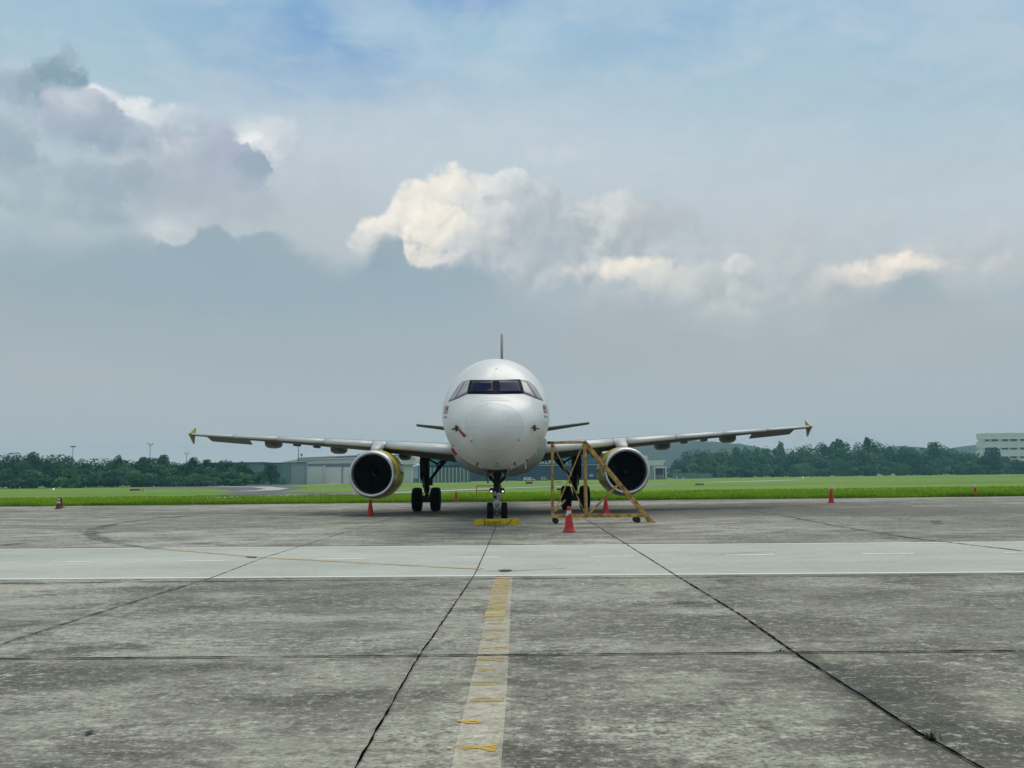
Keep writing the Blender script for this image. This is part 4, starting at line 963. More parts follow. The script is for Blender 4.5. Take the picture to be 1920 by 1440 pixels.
a.build('drag_brace', M['gear_dark'], ng)
a = MB(); a.box((Q(405, 170).x, YG + .35, 2.06), (.70, 1.7, .42)); a.build('gear_bay', M['bay'], jet)
for x, y, r in ((255, 248, .062), (305, 312, .04), (540, 258, .085), (525, 165, .07), (495, 325, .03), (262, 172, .05)):
    b_ = MB(); T = Matrix.Translation(Q(x, y, -.12)); b_.lathe([(r * .8, -.012), (r, -.02), (r, .06)], 18, 'Y', T); h = b_.build('taxi_lamp', M['gear_grey'], ng)
    b_ = MB(); b_.lathe([(.001, -.004), (r * .5, -.008), (r * .82, -.004), (r * .82, .01)], 18, 'Y', T); b_.build('lamp_lens', M['lamp_glass'], h)
    # spokes of the bulb holder, seen as dark marks through the lens
    b_ = MB(); b_.box((0, -.014, 0), (r * 1.1, .006, r * .16), T); b_.box((0, -.016, 0), (r * .16, .006, r * 1.1), T)
for x in (266, 534):
    k = 1 if x > 400 else -1
    b_ = MB(); b_.lathe([(.036, -.03), (.055, -.02), (.075, .06), (.05, .12)], 18, 'Y', Matrix.Translation(Q(x, 640, -.1))); b_.bar(Q(x, 600, 0), Q(405 + k * 40, 570, 0), .05, .07); b_.box(Q(x, 595, -.02), (.12, .1, .09)); h = b_.build('landing_lamp', M['gear_dark'], ng)
    b_ = MB(); b_.lathe([(.001, -.045), (.022, -.04), (.036, -.025)], 18, 'Y', Matrix.Translation(Q(x, 645, -.1))); b_.build('lamp_lens', M['lamp_lit'], h)
for q in ([(62, 85), (84, 80), (140, 220), (188, 462), (176, 465), (118, 280)], [(700, 75), (712, 78), (672, 240), (626, 438), (617, 440), (655, 235)]):
    a = MB(); f = [Q(*p, -.65) for p in q]; k = [Q(*p, -.65) + Vector((0, 1.35, 0)) for p in q]; n_ = len(q)
    a.add(f + k, [tuple(range(n_)), tuple(range(n_, 2 * n_))[::-1]] + [(i, (i + 1) % n_, n_ + (i + 1) % n_, n_ + i) for i in range(n_)]); a.build('gear_door', M['gear_grey'], ng)

# ------------------------------------------------------------------ wheel chocks at the nose wheels
ck0 = gp(931, 983.2)
def chock(name, lab, cx, y, L, hgt, dep, rot):
    a = MB(); T = Matrix.Translation((cx, y, 0)) @ Matrix.Rotation(rot, 4, 'Z')
    a.prism([(-dep / 2, 0), (dep / 2, 0), (dep / 2 - .02, hgt * .9), (dep * .28, hgt), (-dep * .28, hgt), (-dep / 2 + .02, hgt * .9)], -L / 2, L / 2, plane='YZ')
    o = a.build(name, M['chock_yellow'], None, bevel=0.015); o.matrix_world = T
    tag(o, lab, 'wheel chock', 'wheel chocks at the nose wheels'); return o
c1 = chock('wheel_chock', 'long yellow wheel chock with worn black lettering lying in front of the nose wheels', ck0.x - .03, 29.85, 1.47, .185, .16, 0.0)
a = MB(); rr = random.Random(8)
for x, h_ in ((-.30, .9), (-.255, .7), (-.22, 1), (-.17, .9), (-.14, .6), (-.10, .9), (-.065, .9), (-.03, 1), (.0, 1), (.025, .8), (.065, .9), (.10, .6), (.135, 1), (.175, .8)):
    a.bar((x - .008 * rr.uniform(-1, 1), -.083, .09 - .045 * h_), (x + .02 * rr.uniform(-1, 1), -.083, .09 + .05 * h_), .014, .004, up=(0, 1, 0))
mk('stencil', (0.20, 0.12, 0.01), 0.8)
a.build('worn_stencil', M['stencil'], c1)
a = MB(); a.tube([(-.43, -.09, .02), (-.2, -.095, .012), (.2, -.095, .012), (.40, -.09, .014), (.47, -.085, .06), (.56, -.07, .17), (.585, .02, .2), (.60, .3, .12)], .012, 6); a.tube([(-.35, -.09, .015), (-.375, -.09, .19), (-.38, .06, .2)], .014, 6); a.build('rope', M['rope_dark'], c1)
chock('wheel_chock', 'yellow wheel chock lying crosswise just behind the longer chock at the nose wheels', ck0.x + .06, 30.30, 1.50, .20, .14, 0.045)

# ------------------------------------------------------------------ yellow steel maintenance stand
YA, YB = 30.25, 30.82
sb = at(1100, 975, YA)
st = empty('maintenance_stand', (sb.x, YA, 0))
tag(st, 'rusty yellow steel maintenance stand on castors, one side sloping, beside the right main gear', 'maintenance stand')
def S(px, py, Y=YA): 
    p = at(px, py, Y); return p - Vector((sb.x, YA, 0))
def frame(parent_name, Y, full=True):
    o = Y - YA
    def s(px, py): q = S(px, py); return q + Vector((0, o, 0))
    a = MB(); a.bar(s(1036, 829), s(1036.5, 970), .075, .075); a.build('post', M['stand_yellow'], st)
    a = MB(); a.bar(s(1097.5, 829), s(1100, 970), .075, .075); a.build('post', M['stand_yellow'], st)
    a = MB(); a.bar(s(1031, 829.5), s(1099, 828.8), .075, .07); a.build('top_rail', M['stand_yellow'], st)
    a = MB(); a.bar(s(1034, 968.3), s(1213, 966.5), .09, .10); a.build('bottom_rail', M['stand_yellow'], st)
    a = MB(); a.bar(s(1095.5, 827), s(1222, 977.5), .11, .055, up=(0, 1, 0)); a.build('stringer', M['stand_yellow'], st)
    if full:
        a = MB(); a.bar(s(1103.5, 964), s(1160, 907.5), .075, .06, up=(0, 1, 0)); a.build('brace', M['stand_yellow'], st)
        a = MB(); a.bar(s(1092.5, 834), s(1040.5, 960), .04, .045, up=(0, 1, 0)); a.build('brace', M['stand_yellow'], st)
        a = MB(); a.bar(s(1037.5, 833) + Vector((0, .045, 0)), s(1097, 962) + Vector((0, .045, 0)), .032, .035, up=(0, 1, 0)); a.build('brace', M['stand_yellow'], st)
frame('near', YA); frame('far', YB, False)
for p, q, w in (((1036.5, 829.5), (1036.5, 829.5), .06), ((1097.5, 829), (1097.5, 829), .06), ((1036.5, 968), (1036.5, 968), .07), ((1100, 968), (1100, 968), .07), ((1211, 967), (1211, 967), .06)):
    a = MB(); a.bar(S(*p) + Vector((0, .04, 0)), S(*p) + Vector((0, YB - YA - .04, 0)), w, w); a.build('cross_rail', M['stand_yellow'], st)
for i in range(8):
    t = (i + .6) / 8.6; px, py = 1097 + (1221 - 1097) * t, 829 + (976 - 829) * t
    c = S(px, py); a = MB(); a.box((c.x - .05, (YB - YA) / 2, c.z - .02), (.10, YB - YA - .06, .018)); a.build('tread', M['stand_yellow'], st)
a = MB(); a.bar(S(1042, 957), S(1061.5, 938.5) + Vector((0, .5, 0)), .05, .045); a.build('brace', M['stand_yellow'], st)
a = MB(); a.tube([S(1026, 830.2) + Vector((0, .0, 0)), S(1033, 829.5)], .05, 8); a.build('end_cap', M['caster'], st)
for px, py, dy in ((1042, 975.5, 0), (1195.5, 974.5, 0), (1042, 975.5, YB - YA), (1195.5, 974.5, YB - YA)):
    c = S(px, 975) + Vector((0, dy, 0)); a = MB(); r = .105
    T = Matrix.Translation((c.x, c.y, r)); a.lathe([(.02, -.03), (.085, -.03), (r, -.022), (r, .022), (.085, .03), (.02, .03)], 20, 'Y', T)
    w_ = a.build('castor', M['caster'], st); a = MB(); a.box((c.x, c.y, r + .09), (.11, .07, .10)); a.box((c.x, c.y - .04, r + .02), (.03, .012, .16)); a.box((c.x, c.y + .04, r + .02), (.03, .012, .16)); a.build('fork', M['caster'], w_)
for dy in (0, YB - YA):
    c = S(1221, 977); a = MB(); a.box((c.x + .03, dy, .03), (.20, .12, .06)); a.bar((c.x, dy, .03), (c.x - .12, dy, .16), .07, .07); a.build('foot', M['stand_yellow'], st)

# yellow barrier on the grass edge behind the nose gear
YF = 62.5
b0 = at(893.5, 936, YF); b1 = at(940, 936, YF); zt = at(893, 911.3, YF).z - 0; 
bo = empty('barrier_frame', ((b0.x + b1.x) / 2, YF, 0)); tag(bo, 'low rectangular barrier of yellow steel tube on the grass edge, seen behind the nose gear', 'barrier')
wd = (b1.x - b0.x) / 2
for k in (-1, 1):
    a = MB(); a.bar((k * wd, 0, -.05), (k * wd, 0, zt), .07, .07); a.build('post', M['stand_yellow'], bo)
    a = MB(); a.box((k * wd, 0, .0), (.08, .7, .06)); a.build('foot', M['stand_yellow'], bo)
for z, w in ((zt, .07), (zt - .33, .05), (.14, .08)):
    a = MB(); a.bar((-wd, 0, z), (wd, 0, z), w, w); a.build('rail', M['stand_yellow'], bo)

# ------------------------------------------------------------------ traffic cones
def cone(px, py, ptop, lab, mat, bands=(), tilt=(0, 0), edge=True, cap=None, grp='traffic cones on the apron', rot=0.0, wbase=.36):
    p = gp(px, py); h = at(px, ptop, p.y + .15).z
    o = empty('traffic_cone', (p.x, p.y + .18, 0)); o.rotation_euler = (tilt[0], tilt[1], rot); tag(o, lab, 'traffic cone', grp)
    def rad_(z): return .155 + (.045 - .155) * (z / h) + .05 * max(0, 1 - z / .09) ** 2
    a = MB(); prof = [(rad_(z * h / 12), .03 + (h - .03) * z / 12) for z in range(13)] + [(.03, h - .005), (.03, h - .08)]
    a.lathe(prof, 28); body = a.build('cone_body', mat, o)
    a = MB(); w = wbase; a.prism([(-w / 2 + .05, -w / 2), (w / 2 - .05, -w / 2), (w / 2, -w / 2 + .05), (w / 2, w / 2 - .05), (w / 2 - .05, w / 2), (-w / 2 + .05, w / 2), (-w / 2, w / 2 - .05), (-w / 2, -w / 2 + .05)], 0.0, .035, plane='XY'); a.build('cone_base', mat, o, bevel=.008)
    a = MB(); a.lathe([(rad_(.0) + .012, .036), (rad_(.02) + .012, .05)], 24)
    for z0, z1_, ragged in bands:
        a = MB(); n = 28; lo, hi = [], []; rr = random.Random(int(px))
        for k in range(n):
            an = 2 * math.pi * k / n; j = rr.uniform(-.03, .03) * ragged
            za, zb = z0 * h + j + (.05 * math.sin(an + 2) * ragged), z1_ * h
            lo.append(((rad_(za) + .005) * math.cos(an), (rad_(za) + .005) * math.sin(an), za)); hi.append(((rad_(zb) + .005) * math.cos(an), (rad_(zb) + .005) * math.sin(an), zb))
        a.loft([lo, hi], cap=False); a.build('reflective_band', M['cone_white'], o)
    if cap:
        cw, ch, dx = cap; a = MB(); a.lathe([(cw / 2, h - .03), (cw / 2, h + ch), (.01, h + ch)], 16, T=Matrix.Translation((dx, 0, 0))); a.build('top_reflector', M['cone_white'], o)
        if dx: a = MB(); a.bar((0, 0, h - .04), (dx, 0, h + .02), .03, .03); a.build('bracket', M['cone_old'], o)
    return o
cone(1068, 998.5, 949.5, 'nearest red traffic cone with a torn white band, in front of the yellow maintenance stand', M['cone_red'], [(.66, .84, 1)])
cone(693, 967, 937, 'plain red traffic cone standing below the left engine', M['cone_red'], rot=.3)
cone(1137, 963.5, 933.5, 'plain red traffic cone behind the sloping side of the yellow stand, below the right engine', M['cone_red'], rot=.5)
cone(855, 941.5, 921, 'small faded orange traffic cone at the grass edge, right of the left main wheels', M['cone_orange'], rot=.2)
cone(106.5, 954.5, 932, 'dark red traffic cone with two white bands at the far left grass edge', M['cone_old'], [(.48, .64, 0), (.74, .88, 0)])
cone(111, 952.5, 932.5, 'dark brownish-red traffic cone half hidden right behind the white-banded cone', M['cone_old'], wbase=.46)
cone(1561, 943.5, 916, 'red traffic cone with a white reflector held off to one side of its tip', M['cone_red'], cap=(.11, .09, .16), tilt=(0, .02))
cone(1832, 930.5, 912.5, 'red traffic cone with a white cap at the far right grass edge', M['cone_red'], [(.05, .11, 0), (.3, .36, 0)], cap=(.13, .18, 0), wbase=.5)

# ------------------------------------------------------------------ signs and small things in the grass
GZ = -0.06
mk('sign_white', (0.62, 0.6, 0.52), 0.6); mk('sign_red', (0.32, 0.035, 0.02), 0.6); mk('sign_yellow', (0.55, 0.45, 0.08), 0.6); mk('sign_black', (0.03, 0.025, 0.02), 0.6)
mk('light_on', (0.8, 0.9, 0.8), 0.4, emit=(0.85, 1.0, 0.85), estr=1.6)
def sign(px0, px1, ptop, pbot, Y, lab, face, name='taxiway_sign', extra=None):
    a0, a1 = at(px0, pbot, Y), at(px1, ptop, Y); w = (a1.x - a0.x); zt = a1.z; zb = max(0.10, a0.z)
    o = empty(name, ((a0.x + a1.x) / 2, Y, GZ)); tag(o, lab, 'sign')
    a = MB(); a.box((0, .15, (zt + zb) / 2 - GZ), (w, .3, zt - zb)); c = a.build('cabinet', M['sign_white'], o, bevel=.02)
    a = MB(); a.box((0, -.012, (zt + zb) / 2 - GZ), (w * .86, .02, (zt - zb) * .72)); f = a.build('face', face, o)
    for k in (-1, 1):
        a = MB(); a.box((k * w * .38, .15, (zb - GZ) / 2), (.1, .1, zb - GZ)); a.build('leg', M['sign_black'], o)
    if extra: extra(o, w, zb - GZ, zt - GZ, f)
    return o
def ex_black(o, w, zb, zt, f):
    for x in (-.28, .02, .27):
        a = MB(); a.box((x * w, -.028, (zb + zt) / 2), (w * .16, .012, (zt - zb) * .5)); a.build('panel_character', M['sign_black'], o)
def ex_yellow(o, w, zb, zt, f):
    a = MB(); a.box((w * .34, -.03, (zb + zt) / 2), (w * .32, .03, (zt - zb) * .98)); a.build('yellow_panel', M['sign_yellow'], o)
    a = MB(); a.box((-w * .15, -.03, zb + (zt - zb) * .38), (w * .66, .02, (zt - zb) * .3)); a.build('dark_band', M['sign_black'], o)
def ex_band(o, w, zb, zt, f):
    a = MB(); a.box((w * .05, -.03, zb + (zt - zb) * .45), (w * .8, .02, (zt - zb) * .3)); a.build('dark_band', M['sign_black'], o)
sign(985, 999, 902, 908.5, 202, 'small red and black taxiway sign in the grass, just right of the nose gear', M['sign_red'], extra=ex_black)
sign(1043.5, 1054, 901.3, 907.3, 208, 'small plain yellow sign in the grass between the stand posts', M['sign_yellow'])
sign(242, 271.5, 915.8, 920.8, 160, 'long low red sign with a yellow end panel in the left grass', M['sign_red'], extra=ex_yellow)
sign(1303, 1320, 906.0, 910.6, 140, 'low red sign with a white top edge in the right grass', M['sign_red'], extra=ex_band)
a0 = at(1044, 915.5, 112); o = empty('marker_board', (a0.x + .35, 112, GZ)); tag(o, 'white marker slab lying in the grass left of the right main wheels', 'marker')
a = MB(); a.box((0, 0, .35), (.9, .5, .22)); a.build('slab', M['sign_white'], o, bevel=.03); a = MB(); a.box((0, 0, .12), (.7, .35, .24)); a.build('base', M['sign_black'], o)
for px, py, Y, lab in ((100.5, 917, 195, 'tiny lit edge light in the grass above the white-banded cone'), (1506, 895, 300, 'tiny lit edge light in the far grass below the right wood')):
    p = at(px, py, Y); o = empty('edge_light', (p.x, Y, GZ)); tag(o, lab, 'edge light')
    a = MB(); a.lathe([(.09, 0), (.05, .06), (.04, p.z - GZ - .1)], 12); a.build('stem', M['sign_yellow'], o)
    a = MB(); a.lathe([(.02, p.z - GZ - .1), (.13, p.z - GZ - .06), (.14, p.z - GZ + .05), (.06, p.z - GZ + .13), (.01, p.z - GZ + .14)], 14); a.build('lamp', M['light_on'], o)
mk('post_white', (0.6, 0.62, 0.6), 0.6)
for px, t, b, w, lab in ((1268.4, 892.6, 898, .38, 'thin white post at the foot of the pale green fence, the taller of two'), (1281, 894.4, 898, .5, 'short white post at the foot of the pale green fence, the lower of two')):
    Y = 430; p = at(px, t, Y); o = empty('marker_post', (p.x, Y, GZ)); tag(o, lab, 'post'); a = MB(); a.box((0, 0, (p.z - GZ) / 2), (w, w, p.z - GZ)); a.build('post', M['post_white'], o)
    a = MB(); a.box((0, 0, .05), (w * 2, w * 2, .1)); a.build('foot', M['post_white'], o)

# ------------------------------------------------------------------ far buildings
def ribbed(name, c, dark, scale=1.2, rough=0.6):
    mt, nt = node_mat(name); b = nt.nodes['Principled BSDF']; t = nt.nodes.new('ShaderNodeTexCoord')
    w = nt.nodes.new('ShaderNodeTexWave'); w.bands_direction = 'X'; w.inputs['Scale'].default_value = scale; nt.links.new(t.outputs['Object'], w.inputs[0])
    w.inputs['Distortion'].default_value = 0.2
    n = nz(nt, mapg(nt, .15, .15), 1.0, 5, .6)
    cc_ = mx(nt, mr(nt, w.outputs[0], .1, .9, 0, .5), c, dark); cc_ = mx(nt, mr(nt, n, .4, .7, 0, .35), cc_, dark)
    nt.links.new(cc_, b.inputs['Base Color']); b.inputs['Roughness'].default_value = rough; M[name] = mt
ribbed('clad_teal', (0.15, 0.27, 0.29), (0.08, 0.15, 0.18)); ribbed('clad_white', (0.66, 0.66, 0.64), (0.56, 0.57, 0.56), .5)
ribbed('clad_blue', (0.014, 0.055, 0.115), (0.01, 0.04, 0.09), .6); ribbed('clad_grey', (0.32, 0.38, 0.42), (0.22, 0.27, 0.31), 1.6)
mk('roof_pale', (0.68, 0.69, 0.68), 0.6, var=.15, vscale=.1); mk('roof_grey', (0.40, 0.42, 0.43), 0.6, var=.15, vscale=.1); mk('roof_green', (0.09, 0.14, 0.13), 0.6)
mk('fascia_dark', (0.17, 0.19, 0.23), 0.6); mk('fascia_teal', (0.03, 0.13, 0.18), 0.6, var=.2, vscale=.1); mk('wall_cream', (0.74, 0.75, 0.73), 0.7, var=.12, vscale=.15)
mk('glass_dark', (0.06, 0.07, 0.10), 0.25); mk('stripe_pale', (0.45, 0.55, 0.52), 0.6); mk('stripe_green', (0.10, 0.155, 0.14), 0.7); mk('mast_grey', (0.22, 0.23, 0.24), 0.6); mk('letter_white', (0.78, 0.80, 0.78), 0.5); mk('dark_void', (0.03, 0.05, 0.06), 0.8)
class Bld:
    def __init__(s, name, lab, Y, pxc, cat='building', yaw=0):
        p = at(pxc, 900, Y); s.Y = Y; s.o = empty(name, (p.x, Y, GZ)); tag(s.o, lab, cat); s.x0 = p.x
    def px(s, px, py, dy=0):
        p = at(px, py, s.Y + dy); return p.x - s.x0, p.z - GZ
    def box(s, name, mat, l, r, t, b, dy0, dy1, par=None):
        """block between photo columns l..r and rows t..b (b None: the ground), from dy0 to dy1 behind the front"""
        xl, zt = s.px(l, t, dy0); xr, zt2 = s.px(r, t, dy0); zb = 0 if b is None else (s.px(l, b, dy0)[1] + s.px(r, b, dy0)[1]) / 2
        zt = (zt + zt2) / 2
        a = MB(); a.box(((xl + xr) / 2, (dy0 + dy1) / 2, (zt + zb) / 2), (xr - xl, dy1 - dy0, zt - zb)); return a.build(name, mat, par or s.o)
# teal shed behind the left trees
B = Bld('teal_shed', 'long teal metal shed with a dark roof edge behind the left trees', 372, 485)
B.box('wall', M['clad_teal'], 395, 544.5, 868.5, None, 0, 8); B.box('roof_edge', M['roof_green'], 393, 496, 866.8, 868.5, -.5, 9); B.box('roof_edge', M['roof_green'], 497, 545.5, 867.2, 869, -.4, 9)
B = Bld('blue_grey_shed', 'blue-grey metal shed block between the teal shed and the white hangar', 366, 558)
B.box('wall', M['clad_grey'], 528.5, 572.5, 867.6, None, 0, 4); w_ = B.box('side_wall', M['clad_teal'], 528.3, 544.6, 867.5, None, -.4, 3.5); B.box('roof_edge', M['roof_green'], 527.8, 573, 866.6, 867.6, -.8, 4.5); B.box('door_post', M['fascia_dark'], 572.5, 573.6, 868, None, -.4, 2)
# big white hangar
B = Bld('white_hangar', 'big white hangar with a stepped pale roof behind the left engine', 400, 660)
B.box('wall', M['clad_white'], 573.5, 762, 872, None, 0, 20); B.box('fascia', M['fascia_dark'], 574, 664, 869.2, 872.2, -.6, 18)
xl, z0 = B.px(614, 873.4); a = MB(); p = [B.px(605, 871.8), B.px(664, 871.2), B.px(664, 875.4), B.px(622, 875.4)]; a.prism(p, -1.0, 0); a.build('fascia_step', M['fascia_dark'], B.o)
a = MB(); a.prism([B.px(530, 866.4), B.px(551, 861.8), B.px(780, 858.5), B.px(780, 866.4), B.px(758, 869.3), B.px(573, 869.6)], 0.4, 18); a.build('roof', M['roof_pale'], B.o)
a = MB(); a.prism([B.px(558, 858.2), B.px(676, 853.2), B.px(776, 852), B.px(776, 854.0), B.px(676, 855.5), B.px(560, 860)], -.3, 16); a.build('roof_ridge', M['roof_grey'], B.o)
a = MB(); a.prism([B.px(556, 862.0), B.px(776, 857.5), B.px(776, 858.8), B.px(556, 863)], -.2, 16); a.build('roof_band', M['roof_grey'], B.o)
a = MB(); a.prism([B.px(556, 860), B.px(776, 854.6), B.px(776, 857.5), B.px(556, 862)], -.1, 16); a.build('roof_band', M['roof_pale'], B.o)
for l, r in ((574.2, 606), (610, 640), (644, 664)): B.box('hangar_door', M['clad_white'], l, r, 875.6, None, -1.2, -.1)
B.box('door_column', M['roof_pale'], 606.5, 609.5, 872.5, None, -1.6, 0)
B.box('roof_box', M['sign_yellow'], 661.5, 667, 865, 871, -2.5, -1.5)
for px, pt_ in ((634, 860.2), (672, 851)): B.box('roof_vent', M['fascia_dark'], px - 1.8, px + 1.8, pt_, pt_ + 1.6, 1, 4)
B = Bld('ribbed_tower', 'pale ribbed corner tower of the hangar, left of the left main gear', 388, 762)
B.box('wall', M['clad_white'], 752, 772.5, 871, None, 0, 4); B.box('canopy', M['roof_pale'], 742, 777, 864.8, 870.8, -2, 6); B.box('column', M['roof_pale'], 747.8, 751.2, 858, None, -1, 1); B.box('canopy_edge', M['roof_grey'], 742, 777, 870.8, 871.6, -1.8, 5)
# low terminal clutter
B = Bld('low_depot', 'small low pale depot buildings left of the left main gear', 420, 780)
B.box('wall', M['clad_teal'], 752, 788, 897.0, None, 0, 6); B.box('wall', M['wall_cream'], 771, 787, 890.5, 896.5, 4, 18); B.box('roof', M['roof_pale'], 770, 786, 888.6, 890.5, 3, 19)
for px in (757, 761, 765, 769, 773.5, 777.5): B.box('pillar', M['roof_pale'], px, px + .8, 898, None, -.6, 0)
B.box('tank', M['letter_white'], 776.5, 782.5, 893.5, 896.6, 1, 3.8)
# striped barrier wall
B = Bld('striped_fence', 'tall barrier of pale vertical stripes in front of the blue hangar', 378, 834, 'fence')
B.box('panel', M['stripe_green'], 785, 882.6, 877, None, 0, .6)
x = 785.6; k = 0
while x < 882.5:
    B.box('pale_strip', M['stripe_pale'], x, x + 1.7, 876.4 if k % 1 == 0 else 877, None, -.35, -.02); x += 6.95; k += 1
x = 789.0
while x < 880:
    B.box('slat', M['clad_teal'], x, x + 1.0, 878.5, None, -.2, -.02); x += 6.95
B.box('end_post', M['fascia_teal'], 783.6, 785.5, 874.3, None, -.3, .7); B.box('cap', M['stripe_pale'], 782, 788.6, 873.4, 874.6, -.5, .9)
# blue hangar with the lettering
B = Bld('blue_hangar', 'wide dark blue hangar with white lettering on its teal fascia, behind the right main gear', 505, 1000)
B.box('wall', M['clad_blue'], 795, 1186, 873, None, 0, 90)
B.box('fascia', M['fascia_teal'], 795, 1186, 856, 871, -.8, 89); B.box('fascia', M['fascia_teal'], 1086, 1186, 850.4, 856, -.7, 60)
B.box('fascia_edge', M['stripe_pale'], 1010, 1186, 871, 872.2, -1.1, 2); B.box('roof_edge', M['roof_pale'], 1086, 1187, 849.4, 850.6, -1.2, 60); B.box('roof', M['roof_green'], 796, 1086, 854.8, 856, -1, 88)
B.box('band', M['clad_blue'], 1086, 1186, 857.2, 858.4, -1.0, 0)
for l, r in ((1105, 1112), (1126, 1130)): B.box('window', M['stripe_pale'], l, r, 889.5, 893.5, -.25, 0)
B.box('base_band', M['dark_void'], 1036, 1186, 894.4, None, -.3, 0)
for i, ch in enumerate('MALAYSIA'):
    fc = bpy.data.curves.new('letter', 'FONT'); fc.body = ch; fc.size = 3.15; fc.extrude = .12; fc.align_x = 'CENTER'; fc.offset = 0.05
    tmp = bpy.data.objects.new('tmp', fc); col.objects.link(tmp); bpy.context.view_layer.update()
    me = bpy.data.meshes.new_from_object(tmp.evaluated_get(bpy.context.evaluated_depsgraph_get())); bpy.data.objects.remove(tmp)
    me.materials.clear(); me.materials.append(M['letter_white']); lo = bpy.data.objects.new('letter', me); col.objects.link(lo); lo.parent = B.o
    x, z = B.px(1009.2 + 7.4 * i, 869.9 - .1 * i); lo.location = (x, -1.0, z); lo.rotation_euler = (R(90), 0, 0)
# parked vehicles before the blue hangar
def van(px0, px1, ptop, Y, lab, name, body, cab=True):
    a0, a1 = at(px0, 900, Y), at(px1, 900, Y); L = a1.x - a0.x; H = at(px0, ptop, Y).z - GZ
    o = empty(name, ((a0.x + a1.x) / 2, Y, GZ)); tag(o, lab, name.replace('_', ' '))
    a = MB(); a.prism([(-L / 2, .45), (L / 2, .45), (L / 2, H * .48), (L / 2 - L * .12, H * .56), (L / 2 - L * .24, H), (-L / 2 + L * .06, H), (-L / 2, H * .75)], -.95, .95); a.build('body', body, o, bevel=.12)
    a = MB(); a.prism([(L * .29, H * .92), (L * .36, H * .58), (L * .10, H * .58), (L * .10, H * .92)], -.99, .99); a.build('window', M['glass_dark'], o)
    a = MB(); a.box((-L * .16, 0, H * .76), (L * .22, 2.0, H * .26)); a.build('window', M['glass_dark'], o)
    for sx in (-.32, .30):
        for sy in (-.85, .85):
            a = MB(); a.lathe([(.2, -.12), (.38, -.12), (.4, 0), (.38, .12), (.2, .12), (.01, .1)], 18, 'Y', Matrix.Translation((L * sx, sy, .4))); a.build('wheel', M['rubber'], o)
mk('van_white', (0.62, 0.64, 0.62), .35, coat=.3); mk('car_blue', (0.05, 0.09, 0.2), .3, coat=.4); mk('truck_pink', (0.45, 0.36, 0.36), .5)
van(981.5, 1003, 895.4, 430, 'long white van parked before the blue hangar, just right of the nose gear', 'parked_van', M['van_white'])
van(971, 979.5, 896.4, 432, 'small blue-grey car left of the white van before the blue hangar', 'parked_car', M['car_blue'])
van(1004, 1012.5, 896.4, 440, 'small blue and white car right of the white van before the blue hangar', 'parked_car', M['car_blue'])
van(1014, 1027, 894.6, 436, 'boxy pinkish truck before the blue hangar, left of the yellow stand', 'parked_truck', M['truck_pink'])
# small grey pavilion right of the right engine
B = Bld('grey_pavilion', 'small grey pavilion with a pale sloping roof right of the right engine', 440, 1225)
B.box('wall', M['clad_grey'], 1185, 1227, 874, None, 0, 12)
for x in (1198, 1203, 1208, 1213, 1218, 1223): B.box('wall_rib', M['roof_pale'], x, x + .9, 875, None, -.3, 0)
a = MB(); n_ = [B.px(1180, 874.6), B.px(1244, 872.4), B.px(1243, 868.6), B.px(1238.5, 863.0), B.px(1180, 863.6)]; a.prism(n_, -1.2, 14); a.build('roof', M['roof_pale'], B.o)
B.box('lintel', M['roof_pale'], 1224, 1250, 874.6, 877.8, -1.5, 10); B.box('column', M['roof_pale'], 1226, 1228.6, 877.8, None, -1.4, -.6); B.box('column', M['roof_pale'], 1247.6, 1250, 877.8, None, -1.4, -.6); B.box('column', M['roof_grey'], 1243.8, 1245, 877.8, None, 2, 3)
B.box('back_wall', M['glass_dark'], 1228.6, 1247, 878, None, 8, 9); B.box('counter', M['roof_grey'], 1229.5, 1245, 890.5, None, 5, 7); B.box('upper_roof', M['roof_pale'], 1241, 1249.5, 862.6, 864, 6, 14); B.box('post', M['letter_white'], 1244.2, 1245.4, 864, 867, 6, 7)
B.box('roof_box', M['sign_white'], 1204.5, 1214.2, 853.8, 863.2, 2, 6); B.box('roof_box_panel', M['sign_yellow'], 1207.5, 1213.8, 858.5, 863.2, 1.7, 2)
# pale green fence before the right wood
B = Bld('green_fence', 'pale green screen fence standing before the right wood', 500, 1300, 'fence')
mk('fence_green', (0.15, 0.26, 0.24), .8, var=.35, vscale=.25)
for i in range(9): B.box('screen_panel', M['fence_green'], 1262 + 8.2 * i, 1262 + 8.2 * i + 7.7, 887 + .3 * (i % 3), None, 0, .2)
for i in range(10): B.box('post', M['mast_grey'], 1261.5 + 8.2 * i, 1262 + 8.2 * i, 886, None, -.1, .3)
# white office block far right
B = Bld('office_block', 'white office block with rows of dark strip windows behind the far right trees', 660, 1880)
for l, r, t, b in ((1840, 2010, 811.5, 822.6), (1840, 2010, 827.2, 838.8), (1840, 2010, 842.8, 855.2), (1840, 2010, 859.2, 871), (1840, 2010, 875, None)): B.box('wall', M['wall_cream'], l, r, t, b, 0, 7.5)
B.box('inner_wall', M['wall_cream'], 1840.5, 2008, 813, None, .8, 7)
for t, b in ((822.6, 827.2), (838.8, 842.8), (855.2, 859.2), (871, 875)):
    B.box('ledge', M['letter_white'], 1843, 2010, t - .7, t + .1, -.8, 0)
    for l, r in ((1838, 1846.5), (1855, 1858.5), (1871.5, 1878.3), (1890.8, 1894), (1907, 1912.7), (1925, 1929), (1942, 1946)): B.box('pier', M['wall_cream'], l if l > 1840 else 1840, r, t, b, -.02, .75)
    for l, r in ((1846.5, 1855), (1858.5, 1871.5), (1878.3, 1890.8), (1894, 1907), (1912.7, 1925), (1929, 1942)): B.box('window', M['glass_dark'], l, r, t + .1, b, .5, .75)
